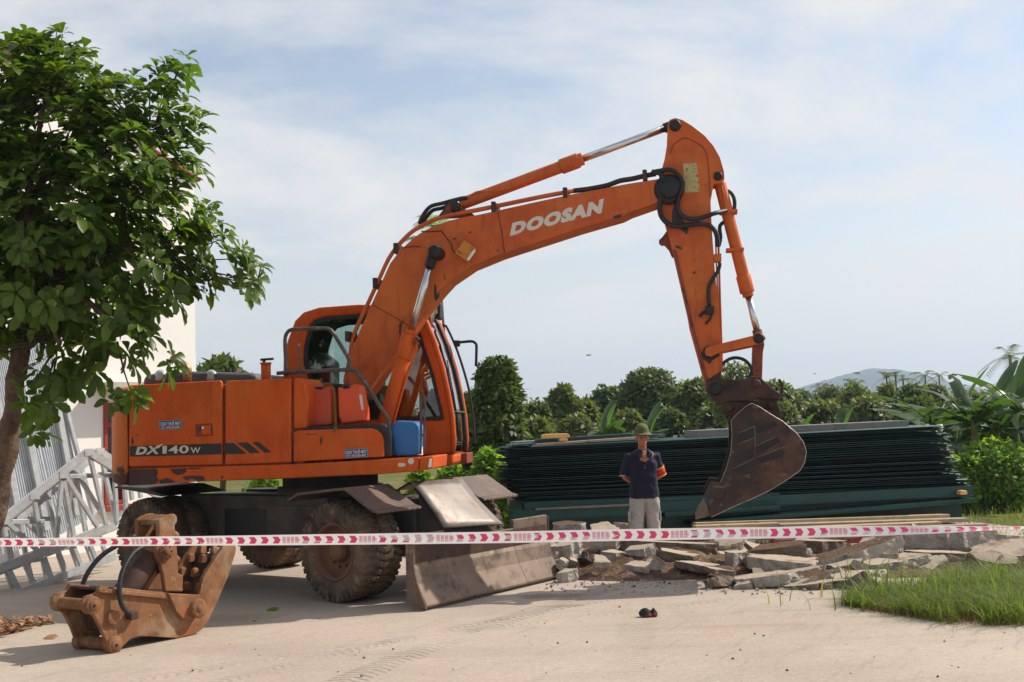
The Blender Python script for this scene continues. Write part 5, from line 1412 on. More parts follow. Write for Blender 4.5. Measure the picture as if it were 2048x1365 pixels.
crumbs("concrete_crumbs", sp, M['conc_side'], "grey crumbs of concrete around the rubble")
sp = []
for k in range(130):
    p = ground(rnd.gauss(1230, 110), 1164 + abs(rnd.gauss(0, 10))); sp.append((p.x, p.y, rnd.choice((.005, .006, .008, .010, .02))))
for k in range(70):
    p = ground(rnd.uniform(0, 2048), rnd.uniform(1190, 1365)); sp.append((p.x, p.y, rnd.choice((.006, .008, .010, .016))))
crumbs("soil_crumbs", sp, M['soil'], "brown crumbs of soil scattered over the concrete")

# ================================================================== BARRIER TAPE
def tape():
    ctrl = [(-140, 1086.5), (120, 1084.5), (420, 1082), (700, 1079), (980, 1075.5), (1300, 1069.5), (1620, 1064.5), (1850, 1060), (2050, 1055.5), (2200, 1052)]
    dep = [8.6, 8.5, 8.4, 8.35, 8.3, 8.25, 8.2, 8.15, 8.1, 8.05]
    wid = [.070, .070, .074, .076, .078, .079, .076, .062, .024, .02]
    tw = [.5, .5, .35, .15, 0, -.1, -.15, -.5, -1.1, -1.2]
    cs = [at_depth(a, b, d) for (a, b), d in zip(ctrl, dep)]
    n = 8
    path = smooth_path(cs, n); N = len(path)
    def ip(L, i):
        t = i / n; k = min(int(t), len(L) - 2); f_ = t - k; return L[k] * (1 - f_) + L[k + 1] * f_
    acc = [0]
    for i in range(1, N): acc.append(acc[-1] + (path[i] - path[i - 1]).length)
    def frame(s_):
        i = max(k for k in range(N) if acc[k] <= s_ + 1e-9); i = min(i, N - 2)
        f_ = (s_ - acc[i]) / (acc[i + 1] - acc[i])
        c = path[i].lerp(path[i + 1], f_)
        t = (path[i + 1] - path[i]).normalized()
        w = ip(wid, i + f_); a = ip(tw, i + f_) + .10 * noise.noise(Vector((s_ * 1.7, 0, 0)))
        up = Vector((0, 0, 1)) - t * t.z; up.normalize()
        sd = t.cross(up)                      # away from / towards the camera
        d = up * cos(a) + sd * sin(a)
        return c, d, w, d.cross(t)
    def pt(s_, v, off=0.0):
        c, d, w, nn = frame(s_)
        if nn.y > 0: nn = -nn
        sag = .006 * noise.noise(Vector((s_ * 3, v * 2, 5)))
        return c + d * (v * w / 2) + nn * (off + sag)
    L = acc[-1] - .001
    mb = MB(); M_ = int(L / .05)
    rows = [[mb.add([pt(L * i / M_, v)]) for v in (-1, -.33, .33, 1)] for i in range(M_ + 1)]
    for i in range(M_):
        for k in range(3): mb.face((rows[i][k], rows[i + 1][k], rows[i + 1][k + 1], rows[i][k + 1]), 0, True)
    white = NT('white_tape_film')
    p_ = white.principled((.86, .84, .83), .35, 0, None, .5)
    tl_ = white.n.new("ShaderNodeBsdfTranslucent"); tl_.inputs[0].default_value = (.8, .78, .76, 1)
    mx = white.n.new("ShaderNodeMixShader"); mx.inputs[0].default_value = .35
    white.l.new(p_, mx.inputs[1]); white.l.new(tl_.outputs[0], mx.inputs[2])
    e_ = empty("barrier_tape", cs[0], 0, "white barrier tape with red arrow print stretched across in front of the excavator", "barrier tape")
    inv = Matrix.Translation(-cs[0])
    mb.xf(inv).build("tape_film", white.done(mx.outputs[0]), e_, recalc=False)
    red = mat('red_tape_print', lin(232, 70, 120), .4, 0, .04, 8, None, 0)
    pr = []; txs = []; pink = mat('pink_tape_print', lin(228, 138, 160), .5, 0, .04, 8, None, 0)
    s_ = .02; per = .535
    while s_ < L - per:
        for k in range(5):
            a = s_ + k * .083
            top = [pt(a, .66, .0012), pt(a + .042, .66, .0012), pt(a + .058, 0, .0012), pt(a + .016, 0, .0012)]
            bot = [pt(a + .016, 0, .0012), pt(a + .058, 0, .0012), pt(a + .042, -.66, .0012), pt(a, -.66, .0012)]
            pr.append(MB().quad(*top).quad(*bot))
        tx = MB()
        for row, hgt in ((.42, .20), (-.02, .26), (-.48, .14)):
            x = s_ + 5 * .083 - .012
            for w_ in range(4):
                for q in range(3):
                    pr_ = [pt(x, row - hgt, .0012), pt(x + .0055, row - hgt, .0012), pt(x + .0055, row + hgt, .0012), pt(x, row + hgt, .0012)]
                    tx.quad(*pr_); x += .0078
                x += .006
        c_ = s_ + per - .022
        for k in range(10):
            a0, a1 = 2 * pi * k / 10, 2 * pi * (k + 1) / 10
            tx.quad(pt(c_ + .010 * cos(a0), .30 * sin(a0), .0012), pt(c_ + .010 * cos(a1), .30 * sin(a1), .0012), pt(c_ + .006 * cos(a1), .18 * sin(a1), .0012), pt(c_ + .006 * cos(a0), .18 * sin(a0), .0012))
        txs.append(tx); s_ += per
    for b_ in pr: b_.xf(inv).build("arrow_print", red, e_, recalc=False)
    for b_ in txs: b_.xf(inv).build("small_print", pink, e_, recalc=False)["kind"] = "stuff"
tape()

# ================================================================== THE STANDING MAN
def person():
    f0 = ground(1293, 1122)
    root = empty("person", (f0.x, f0.y, -.004), radians(6), "man in olive sun helmet, navy polo shirt and grey trousers standing with hands behind back", "person")
    skin = mat('tanned_skin', lin(176, 116, 84), .55, 0, .08, 12, None, .05, 80)
    navy = mat('navy_polo_cloth', (.012, .012, .034), .85, 0, .12, 8, None, .25, 90)
    grey = mat('grey_trouser_cloth', lin(168, 163, 160), .9, 0, .06, 6, None, .25, 80)
    olive = mat('olive_helmet_cloth', lin(92, 100, 62), .9, 0, .08, 20, None, .3, 160)
    def ell(c, r, n=10, m=14):
        b = MB(); rows = []
        for i in range(n + 1):
            th = pi * i / n
            rows.append([(c[0] + r[0] * sin(th) * cos(2 * pi * k / m), c[1] + r[1] * sin(th) * sin(2 * pi * k / m), c[2] + r[2] * cos(th)) for k in range(m)])
        b.loft(rows[1:-1]); return b
    def join(*bs):
        o = MB()
        for b in bs:
            k = o.add(b.v)
            for f_ in b.f: o.face([i + k for i in f_], 0, True)
        return o
    def remesh(o, vox, it=4, disp=None):
        r = o.modifiers.new("remesh", 'REMESH'); r.mode = 'VOXEL'; r.voxel_size = vox; r.use_smooth_shade = True
        s_ = o.modifiers.new("smooth", 'SMOOTH'); s_.factor = .5; s_.iterations = it
        if disp:
            tx = bpy.data.textures.new("folds", 'CLOUDS'); tx.noise_scale = disp[1]
            d = o.modifiers.new("folds", 'DISPLACE'); d.texture = tx; d.strength = disp[0]; d.mid_level = .5
        return o
    T = lambda pts, rr: MB().tube(smooth_path(pts, 3), [rr[0]] if False else [v for v in _interp(rr, 3)], 14)
    def _interp(r, n):
        out = []
        for i in range(len(r) - 1):
            for k in range(n): out.append(r[i] + (r[i + 1] - r[i]) * k / n)
        return out + [r[-1]]
    # body: head with face, neck, arms to fingertips, legs - one surface
    hz = 1.572                                          # centre of the head
    bits = [ell((0, 0, hz + .02), (.074, .093, .088)), ell((0, -.022, hz - .052), (.054, .066, .062)), ell((0, -.052, hz - .090), (.030, .030, .022)),
            ell((0, -.098, hz - .012), (.014, .020, .026)), ell((0, -.086, hz + .020), (.050, .014, .010)),
            ell((-.030, -.082, hz - .022), (.020, .014, .018)), ell((.030, -.082, hz - .022), (.020, .014, .018)),
            ell((0, -.083, hz - .058), (.024, .012, .007)), ell((0, -.081, hz - .070), (.022, .011, .006)),
            ell((-.078, .005, hz - .008), (.010, .020, .032)), ell((.078, .005, hz - .008), (.010, .020, .032)),
            T([(0, .012, 1.33), (0, .008, 1.42), (0, -.005, 1.53)], [.062, .052, .054]),
            T([(0, .01, .92), (0, .0, 1.12), (0, 0, 1.30), (0, .008, 1.38)], [.13, .125, .13, .07])]
    for s_ in (-1, 1):
        sh, el, wr = Vector((s_ * .175, .01, 1.345)), Vector((s_ * .235, .075, 1.085)), Vector((s_ * .075, .185, .965))
        bits.append(T([sh, sh.lerp(el, .5), el], [.050, .044, .038])); bits.append(T([el, el.lerp(wr, .5), wr], [.040, .036, .025]))
        pm = wr + Vector((-s_ * .07, .01, -.02))
        bits.append(T([wr, wr.lerp(pm, .5), pm], [.026, .034, .034]))
        for k in range(4):
            b0 = pm + Vector((-s_ * .01, .012 - .0 * k, .026 - .018 * k)); L = (.062, .072, .068, .052)[k]
            bits.append(MB().tube([b0, b0 + Vector((-s_ * L * .5, .014, -.006)), b0 + Vector((-s_ * L * .85, .004, -.016))], [.010, .009, .008], 8))
        th = wr + Vector((-s_ * .02, .008, .028))
        bits.append(MB().tube([th, th + Vector((-s_ * .03, .012, .020)), th + Vector((-s_ * .058, .010, .022))], [.012, .010, .009], 8))
        hip, kn, an = Vector((s_ * .085, 0, .84)), Vector((s_ * .105, -.015, .46)), Vector((s_ * .115, .02, .08))
        bits.append(T([hip, hip.lerp(kn, .5), kn], [.088, .075, .058])); bits.append(T([kn, kn.lerp(an, .4), an], [.056, .055, .036]))
        bits.append(T([an + Vector((0, .03, -.03)), an + Vector((0, -.05, -.04)), an + Vector((s_ * .015, -.14, -.05))], [.038, .036, .028]))
    body = remesh(join(*bits).build("body", skin, root), .0065, 2)
    # eyes, brows, moustache
    MB().lathe([(-.004, .004), (0, .008), (.004, .004)], (-.030, -.097, hz + .004), (0, 1, 0), 10).lathe([(-.004, .004), (0, .008), (.004, .004)], (.030, -.097, hz + .004), (0, 1, 0), 10).build("eyes", M['black'], root)
    # shirt
    def ring(z, rx, ry, cy=0, cx=0, n=24):
        return [(cx + rx * math.copysign(abs(cos(a)) ** .85, cos(a)), cy + ry * math.copysign(abs(sin(a)) ** .85, sin(a)), z) for a in [2 * pi * k / n for k in range(n)]]
    tor = MB().loft([ring(.80, .195, .135), ring(.86, .193, .133), ring(1.0, .178, .125, -.005), ring(1.12, .175, .125, -.01), ring(1.25, .185, .125, -.005), ring(1.34, .178, .11, .005), ring(1.395, .125, .085, .01), ring(1.425, .075, .07, .01)])
    sl_ = []
    for s_ in (-1, 1):
        sh, el = Vector((s_ * .150, .01, 1.355)), Vector((s_ * .232, .070, 1.105))
        sl_.append(T([sh, sh.lerp(el, .45), el], [.080, .074, .070]))
    shirt = remesh(join(tor, *sl_).build("polo_shirt", navy, root), .011, 3, (.022, .10))
    MB().ngon([(-.026, -.118, 1.415), (-.020, -.146, 1.37), (0, -.166, 1.325), (.020, -.146, 1.37), (.026, -.118, 1.415)]).build("neck_opening", skin, root)
    for s_ in (-1, 1):
        mb = MB(); st = [(s_ * .060, .035, 1.435), (s_ * .072, -.040, 1.43), (s_ * .060, -.105, 1.405), (s_ * .030, -.132, 1.335)]
        en = [(s_ * .095, .045, 1.39), (s_ * .112, -.045, 1.385), (s_ * .110, -.115, 1.36), (s_ * .082, -.140, 1.315)]
        a = mb.add(st); b = mb.add(en)
        for k in range(3): mb.face((a + k, a + k + 1, b + k + 1, b + k))
        co = mb.build("collar", navy, root, recalc=False); so_ = co.modifiers.new("solid", 'SOLIDIFY'); so_.thickness = .008
        if s_ > 0: MB().tube([Vector(p) + Vector((.003, -.004, .002)) for p in en], .0035, 6).build("collar_piping", M['sticker_white'], root)
    MB().tube([Vector((-.232, .070, 1.105)) + Vector((.069 * cos(a), .066 * sin(a), .012 * cos(a) - .004)) for a in [2 * pi * k / 18 for k in range(18)]], .004, 6, closed=True).build("cuff_piping", M['sticker_white'], root)
    # trousers
    legs = []
    for s_ in (-1, 1):
        legs.append(MB().loft([ring(.055, .082, .098, .01, s_ * .132, 18), ring(.20, .080, .092, .015, s_ * .125, 18), ring(.46, .083, .090, -.01, s_ * .108, 18), ring(.66, .096, .105, -.005, s_ * .096, 18), ring(.82, .104, .120, 0, s_ * .086, 18)]))
    pel = MB().loft([ring(.77, .165, .115), ring(.85, .172, .12), ring(.95, .165, .112)])
    tr_ = remesh(join(*legs, pel).build("trousers", grey, root), .010, 3, (.034, .08))
    for s_ in (-1, 1):
        MB().box(s_ * .195 - .014, s_ * .195 + .006, -.07, .06, .50, .64).build("cargo_pocket", grey, root, .01)
        MB().loft([[(s_ * .125 + a * w, y, z) for a, z in ((-1, .0), (1, .0), (.9, h), (-.9, h))] for y, w, h in ((.075, .035, .07), (.02, .042, .085), (-.06, .046, .07), (-.13, .042, .05), (-.165, .025, .03))], sm=False).build("shoe", M['black'], root, .012, 2)
    # sun helmet
    prof = [(-.012, .142), (-.016, .139), (-.006, .120), (.006, .100), (.010, .094), (.035, .095), (.066, .086), (.090, .064), (.104, .034), (.109, .002)]
    h = MB()
    rows = []
    for z, r in prof: rows.append([(r * .92 * cos(a), r * (1.10 if abs(sin(a)) > .2 else 1.05) * sin(a), z - (.014 * abs(cos(a)) if r > .115 else 0)) for a in [2 * pi * k / 36 for k in range(36)]])
    h.loft(rows, caps=False)
    ho = h.build("sun_helmet", olive, root, recalc=False); ho.location = (0, .002, hz + .078); ho.rotation_euler = (radians(7), 0, 0)
    so_ = ho.modifiers.new("solid", 'SOLIDIFY'); so_.thickness = .006; so_.offset = -1
    hb = MB().tube([(.090 * cos(a), .106 * sin(a), .014) for a in [2 * pi * k / 30 for k in range(30)]], .006, 6, closed=True).build("helmet_band", mat('brown_band', lin(96, 84, 56), .8), ho)
    # red arm band on his left sleeve
    a, b = Vector((.204, .045, 1.195)), Vector((.240, .075, 1.082))
    MB().cyl(a, b, .079, 20).build("arm_band", mat('red_band_cloth', (.62, .02, .012), .7), root)
    for q0, q1 in ((a, a.lerp(b, .13)), (a.lerp(b, .87), b)):
        MB().cyl(q0, q1, .082, 20).build("band_edge", mat('yellow_band_cloth', (.75, .42, .03), .7), root)
person()
b_ = chunk_mesh(.95, .5, .06, 901).build('concrete_chunk', [M['conc_top'], M['conc_side']], None, .006, 1)
q_ = ground(1293, 1122); b_.location = (q_.x, q_.y - .62, .03); b_.rotation_euler = (0, 0, .3)
tag(b_, 'thin flat slab just before the shoes of the standing man', 'concrete chunk', RG)

# ================================================================== CLOTH ON THE GROUND
p0 = ground(1297, 1234)
cl = empty("crumpled_glove", (p0.x, p0.y, 0), 0, "crumpled dark green and red work glove lying on the open concrete", "glove")
cl.scale = (.85, .85, .75)
for k, (dx, dy, rx, ry, h, m) in enumerate(((-.035, 0, .075, .06, .10, (.014, .022, .016)), (.055, .01, .05, .05, .085, (.020, .014, .014)), (-.02, -.045, .05, .025, .05, (.12, .02, .016)), (.06, -.035, .035, .02, .05, (.16, .02, .02)), (.02, -.02, .05, .03, .05, (.05, .06, .05)))):
    b = MB(); rows = []
    for i in range(1, 8):
        th = pi / 2 * i / 8
        rows.append([(dx + rx * sin(th) * cos(a) * (1 + .3 * noise.noise(Vector((cos(a) * 2, sin(a) * 2, i * .5 + k * 9)))), dy + ry * sin(th) * sin(a), max(.0, h * cos(th) * (1 + .5 * noise.noise(Vector((cos(a) * 3, sin(a) * 3, k * 5)))))) for a in [2 * pi * q / 18 for q in range(18)]])
    b.loft(rows); b.build("glove_fold", mat('glove_cloth', m, .9, 0, .2, 20), cl)

# ================================================================== LEAF LITTER BED AND GRASS
def leafcards(spots, size, m, name, label, flat=.35):
    mb = MB()
    for (x, y, z) in spots:
        s_ = size * rnd.uniform(.6, 1.2); a = rnd.uniform(0, 2 * pi)
        u = Vector((cos(a), sin(a), rnd.uniform(-flat, flat))); w = Vector((-sin(a), cos(a), rnd.uniform(-flat, flat)))
        c = Vector((x, y, z)); k = rnd.uniform(.1, .35) * s_
        b = mb.add([c - u * s_, c - u * .3 * s_ + w * .42 * s_ + Vector((0, 0, k)), c + u * .5 * s_ + w * .36 * s_ + Vector((0, 0, k)), c + u * s_ + Vector((0, 0, k * .8)), c + u * .5 * s_ - w * .36 * s_ + Vector((0, 0, k * .6)), c - u * .3 * s_ - w * .42 * s_ + Vector((0, 0, k * .7))])
        mb.face((b, b + 1, b + 2, b + 3)); mb.face((b, b + 3, b + 4, b + 5))
    return tag(mb.build(name, m, None, recalc=False), label, None, None, "stuff")
sp = []
for k in range(520):
    px, py = rnd.uniform(-160, 108), rnd.uniform(1246, 1276)
    if py > 1278 - max(0, px) * .28: continue
    p = ground(px, py); sp.append((p.x, p.y, rnd.uniform(.01, .07)))
leafcards(sp, .055, M['dry_leaf'], "leaf_litter", "brown fallen leaves piled in the bed under the tree")
bed = MB().slab([(q.x, q.y) for q in (ground(-200, 1246), ground(40, 1247), ground(70, 1250), ground(30, 1266), ground(-10, 1276), ground(-200, 1290))], .001, .012).build("planting_bed", M['soil'])
tag(bed, kind="structure")
for (px, py, lab) in ((101, 1278, "single curled reddish leaf on the concrete beside the crusher"), (545, 1222, "thin green twig lying under the excavator belly")):
    p = ground(px, py); b = MB(); a = .5
    pts = [(-.07, 0, .004), (-.03, .035, .03), (.03, .04, .035), (.07, .0, .02), (.03, -.035, .006), (-.03, -.03, .005)]
    b.ngon(pts); o = b.build("fallen_leaf", M['dry_leaf'] if px < 300 else M['leaf_weed'], None, recalc=False); o.location = p; tag(o, lab, "leaf")

def grass_patch(name, gen, n, h0, h1, w, m, label, lean=.5, seg=3):
    mb = MB()
    for k in range(n):
        q = gen()
        if q is None: continue
        x, y, hs = q
        h = rnd.uniform(h0, h1) * hs
        a = rnd.uniform(0, 2 * pi); L = rnd.uniform(.05, lean) * h * 1.7
        d = Vector((cos(a), sin(a), 0)); sd = Vector((-sin(a), cos(a), 0)) * w * rnd.uniform(.6, 1.3)
        prev = None
        for i in range(seg + 1):
            t = i / seg
            c = Vector((x, y, 0)) + d * (L * t * t) + Vector((0, 0, h * (t - .35 * t * t * lean)))
            ww = sd * (1 - t) ** .7 if i < seg else sd * .03
            b = mb.add([c - ww, c + ww])
            if prev is not None: mb.face((prev, prev + 1, b + 1, b))
            prev = b
    return tag(mb.build(name, m, None, recalc=False), label, None, None, "stuff")
def in_clump():
    px = rnd.uniform(1690, 2200); f_ = (px - 1690) / 360
    lo, hi = 1212 + 40 * min(1, f_ * 1.6), 1196 - 52 * min(1, f_)
    py = rnd.uniform(hi, lo)
    if noise.noise(Vector((px * .02, py * .05, 1))) < -.30: return None
    p = ground(px, py)
    return p.x, p.y, (.55 + .6 * min(1, max(f_, 0) * 1.6)) * (1.0 + .35 * noise.noise(Vector((px * .015, py * .04, 4))))
grass_patch("tall_grass", in_clump, 12500, .07, .35, .0044, M['grass'], "tall green grass clump growing at the edge of the concrete", 1.1, 4)
def in_clump2():
    px = rnd.gauss(1850, 110); py = rnd.uniform(1170, 1225); p = ground(px, py); return p.x, p.y, 1.0
grass_patch("tall_weeds", in_clump2, 220, .26, .56, .008, M['grass'], "long broad weed blades standing out of the grass clump", .8, 5)
def in_straw():
    px = rnd.uniform(1725, 2100); py = 1222 + 28 * min(1, (px - 1725) / 200) + rnd.uniform(-26, 3); p = ground(px, py); return p.x, p.y, 1
grass_patch("dry_grass", in_straw, 800, .04, .16, .003, M['dry_leaf'], "dry brown grass at the foot of the green clump", .9, 3)
# ================================================================== VEGETATION
def leaf_blade(mb, base, d, up, L, w, droop=.25, mi=0):
    """obovate leaf, 8 triangles, folded on its midrib"""
    d = d.normalized(); sd = d.cross(up)
    if sd.length < 1e-3: sd = Vector((1, 0, 0))
    sd.normalize(); nn = sd.cross(d).normalized()
    st = []
    for t, k in ((0, .06), (.30, .55), (.62, 1.0), (.86, .80), (1.0, .08)):
        c = base + d * (L * t) - nn * (-.05 * L * sin(pi * t)) - Vector((0, 0, droop * L * t * t))
        st.append((c, k * w / 2))
    ids = []
    for c, k in st:
        ids.append(mb.add([c - sd * k + nn * (k * .30), c, c + sd * k + nn * (k * .30)]))
    for a, b in zip(ids, ids[1:]):
        mb.face((a, a + 1, b + 1, b), mi, True); mb.face((a + 1, a + 2, b + 2, b + 1), mi, True)

def rosette(mb, c, axis, n, L, w, r):
    ref = Vector((1, 0, 0)) if abs(axis.x) < .8 else Vector((0, 1, 0))
    x = axis.cross(ref).normalized(); y = axis.cross(x)
    out = []
    for k in range(n):
        a = 2 * pi * (k + r.uniform(-.3, .3)) / n
        el = r.uniform(.05, .75)
        d = (x * cos(a) + y * sin(a)) * cos(el) + axis * sin(el)
        s_ = r.uniform(.65, 1.15)
        leaf_blade(mb, c, d, axis, L * s_, w * s_, r.uniform(.05, .45))
    return out

# ---- the big tree on the left: trunk, limbs, rosettes of broad leaves
def near_tree():
    r = random.Random(21)
    Z = 11.6
    A = lambda px, py, dz=0: at_depth(px, py, Z + dz)
    base = ground(-62, 1262)
    root = empty("broadleaf_tree", base, 0, "leafy tree with large glossy leaves growing in the bed beside the crusher attachment", "tree")
    inv = Matrix.Translation(-Vector(base))
    tk = [base + Vector((0, 0, -.05)), A(-45, 1130), A(-12, 1020), A(8, 930), A(20, 850), A(32, 760), A(46, 680), A(44, 600), A(36, 500)]
    tr_ = MB().tube(smooth_path(tk, 5), [w for w in [.125 - .055 * i / 40 + .010 * sin(i * .8) for i in range(41)]], 16)
    for i in range(len(tr_.v)):
        tr_.v[i] += Vector((noise.noise(tr_.v[i] * 7), noise.noise(tr_.v[i] * 7 + Vector((9, 0, 0))), 0)) * .025
    tr_.xf(inv).build("trunk", M['bark'], root)
    blobs = [(110, 110, 62, 0), (60, 150, 80, .2), (0, 170, 90, 0), (150, 190, 85, -.2), (215, 235, 80, .1), (350, 150, 42, .1), (300, 215, 70, 0), (370, 250, 42, -.1), (90, 270, 130, .3), (-60, 300, 140, 0), (210, 330, 110, -.3), (330, 330, 75, .2), (375, 330, 35, 0), (60, 420, 150, -.2), (200, 440, 120, .3), (320, 430, 85, 0), (390, 430, 45, .1), (-60, 470, 150, .2), (430, 505, 62, 0), (485, 545, 40, -.1), (380, 560, 55, .1), (290, 540, 85, -.2), (160, 560, 120, .3), (40, 570, 120, -.3), (250, 640, 46, -.4), (285, 675, 34, -.4), (190, 685, 40, -.2), (120, 640, 48, 0), (330, 725, 18, -.5), (265, 712, 24, -.4), (170, 735, 26, -.3), (70, 800, 36, -.4), (110, 745, 42, -.2), (-30, 680, 46, 0), (232, 800, 14, -.7), (262, 790, 10, -.7), (75, 850, 22, -.4), (30, 630, 55, .2), (-100, 600, 110, 0)]
    pts = []
    tot = sum(b[2] ** 2 for b in blobs)
    for (bx, by, br, dz) in blobs:
        n = max(3, int(1650 * br ** 2 / tot))
        for _ in range(n):
            a = r.uniform(0, 2 * pi); q = sqrt(r.uniform(0, 1)) * br
            px, py = bx + q * cos(a), by + q * sin(a)
            th = sqrt(max(0, 1 - (q / br) ** 2)) * br / 207 * 1.1
            pts.append((A(px, py, dz + r.uniform(-1, 1) * min(th + .12, .85)), (bx, by, br)))
    # limbs and twigs towards the rosettes
    lm = [A(40, 640), A(38, 560), A(34, 480)]
    hubs = [A(120, 300, .1), A(20, 330, .2), A(240, 400, 0), A(320, 500, -.1), A(-60, 420, .1), A(180, 560, -.2), A(90, 200, 0), A(300, 270, .1), A(120, 690, -.3), A(225, 650, -.4)]
    br_ = MB()
    for h in hubs:
        s_ = lm[r.randint(0, 2)]
        mid = s_.lerp(h, .5) + Vector((r.uniform(-.1, .1), r.uniform(-.1, .1), .12))
        br_.tube(smooth_path([s_, mid, h], 4), [.055 - .035 * i / 8 for i in range(9)], 8)
    br_.xf(inv).build("limbs", M['bark'], root)
    tw = MB()
    leaves = []
    for p, b in pts:
        h = min(hubs, key=lambda q: (q - p).length)
        if r.random() < .22:
            m_ = h.lerp(p, .6) + Vector((0, 0, -.05))
            tw.tube([h.lerp(p, .25), m_, p], [.012, .008, .005], 5)
        ax = (p - A(130, 480)).normalized() * .55 + Vector((0, 0, .55)) + Vector((r.uniform(-.4, .4), r.uniform(-.4, .4), r.uniform(-.3, .3)))
        ax.normalize()
        n = r.randint(6, 9)
        x = ax.cross(Vector((.3, 1, .1))).normalized(); y = ax.cross(x)
        for k in range(n):
            a = 2 * pi * (k + r.uniform(-.3, .3)) / n; el = r.uniform(-.1, .7)
            d = (x * cos(a) + y * sin(a)) * cos(el) + ax * sin(el)
            s_ = r.uniform(.45, 1.18)
            leaves.append((p + d * .02, d, ax, .165 * s_, .088 * s_, r.uniform(.0, .55)))
    tw.xf(inv).build("twigs", M['bark_dark'], root)["kind"] = "stuff"
    # the leaves that show largest (nearest the viewer's side) are parts of their own
    vis = [l for l in leaves if -30 < 1024 + FPX * ((l[0] - CC).dot(CR)) / ((l[0] - CC).dot(_f)) < 540]
    vis.sort(key=lambda l: l[0].y)
    front = vis[:300]; fs = set(id(l) for l in front)
    rest = MB()
    for l in leaves:
        if id(l) in fs: continue
        leaf_blade(rest, *l)
    o = rest.xf(inv).build("crown", M['leaf_near'], root, recalc=False); o["kind"] = "stuff"
    for l in front:
        b = MB(); leaf_blade(b, Vector((0, 0, 0)), *l[1:])
        q = b.build("leaf", M['leaf_single'], root, recalc=False); q.location = l[0] - Vector(base)
t_ = leaf_mat('glossy_broad_leaf_single', (.020, .050, .010), (.135, .205, .026), .45, .40, None, .35)
for n_ in list(t_.node_tree.nodes):
    if n_.type == 'NEW_GEOMETRY':
        oi = t_.node_tree.nodes.new("ShaderNodeObjectInfo")
        for l_ in list(n_.outputs["Random Per Island"].links): t_.node_tree.links.new(oi.outputs["Random"], l_.to_socket)
M['leaf_single'] = t_
near_tree()

# ---- generic background tree
def crown(mb, blobs, n, L, w, r, shell=.55):
    tot = sum(b[3] * b[4] for b in blobs)
    for (x, y, z, rx, rz) in blobs:
        for _ in range(max(4, int(n * rx * rz / tot))):
            v = Vector((r.gauss(0, 1), r.gauss(0, 1), r.gauss(0, 1))).normalized()
            q = r.triangular(shell * .7, 1.32, .95)
            p = Vector((x + v.x * rx * q, y + v.y * rx * q, z + v.z * rz * q))
            ax = (v + Vector((r.uniform(-.7, .7), r.uniform(-.7, .7), r.uniform(.0, .9)))).normalized()
            s_ = r.uniform(.6, 1.3)
            # a spray of two or three leaf faces
            ref = ax.cross(Vector((r.uniform(-1, 1), r.uniform(-1, 1), .3))).normalized()
            for k in range(3):
                d = (ref + ax * r.uniform(-.3, .8)).normalized(); sd = d.cross(ax).normalized()
                c = p + d * .02
                b = mb.add([c, c + d * L * s_ * .55 + sd * w * s_ * .5, c + d * L * s_, c + d * L * s_ * .55 - sd * w * s_ * .5])
                mb.face((b, b + 1, b + 2, b + 3))
                ref = (Matrix.Rotation(2.1, 3, ax) @ ref)
def bg_tree(px, ytop, ybase, Z, wpx, m, label, seed, n=2600, L=.16, w=.09, name="tree", sub=9, group=None, trunk=True, cat="tree", lowest=.25):
    r = random.Random(seed)
    top = at_depth(px, ytop, Z); g0 = Vector((top.x, top.y, 0))
    H = top.z; W = wpx / 2400 * Z / 2
    root = empty(name, g0, 0, label, cat, group)
    blobs = []
    for k in range(sub):
        t = k / max(1, sub - 1)
        z = H * (lowest + (1 - lowest) * (.1 + .82 * t))
        ww = W * (sin(pi * (.18 + .72 * t)) ** .8)
        a = r.uniform(0, 2 * pi)
        rr = W * r.uniform(.22, .52)
        rz = min(rr * r.uniform(.7, 1.0), max(.15, (H - z)) + .02)
        blobs.append((cos(a) * max(0, ww - rr), sin(a) * max(0, ww - rr) * .8, min(z, H - rz), rr, rz))
    blobs.append((0, 0, H * (lowest + .5 * (1 - lowest)), W * .7, H * (1 - lowest) * .42))
    mb = MB(); crown(mb, blobs, n, L, w, r)
    mb.build("crown", m, root, recalc=False)
    if trunk:
        t_ = MB(); t_.tube([(0, 0, -.05), (.05, 0, H * .35), (0, .05, H * .8)], [.05 * H / 4 + .04, .035 * H / 4 + .03, .02], 8)
        for b in blobs[:6]:
            t_.tube([(0.03, 0, H * .3), (b[0] * .5, b[1] * .5, (H * .3 + b[2]) / 2 + .1), (b[0], b[1], b[2])], [.035, .025, .012], 6)
        t_.build("trunk", M['bark_dark'], root)
    return root
BG = "trees beyond the sheet stack"
bg_tree(992, 722, 960, 24, 125, M['leaf_dark'], "tall dense tree standing directly right of the excavator cab", 1, 4200, .17, .085, sub=16, lowest=.12)
bg_tree(948, 790, 960, 25, 90, M['leaf_dark'], "lower bushy tree close behind the excavator cab", 2, 2200, .17, .085, lowest=.1)
bg_tree(440, 722, 960, 26, 150, M['leaf_dark'], "leafy tree showing above the excavator engine cover", 3, 2400, .22, .11, sub=10, lowest=.3)
bg_tree(1125, 775, 900, 46, 75, M['leaf_olive'], "rounded olive tree between the tall dense tree and the big canopy", 4, 2000, .26, .14, lowest=.3)
bg_tree(1170, 800, 900, 48, 60, M['leaf_olive'], "small olive tree beside the big canopy tree", 5, 1500, .26, .14, lowest=.2)
bg_tree(1075, 808, 900, 44, 80, M['leaf_dark'], "low dark tree behind the corner of the sheet stack", 6, 1800, .24, .13, lowest=.1)
bg_tree(1300, 742, 900, 52, 170, M['leaf_dark'], "broad dark canopy tree rising behind the man", 7, 5200, .28, .14, sub=16, lowest=.12)
bg_tree(1215, 778, 900, 54, 110, M['leaf_dark'], "dark tree leaning against the broad canopy", 8, 2400, .28, .14, lowest=.1)
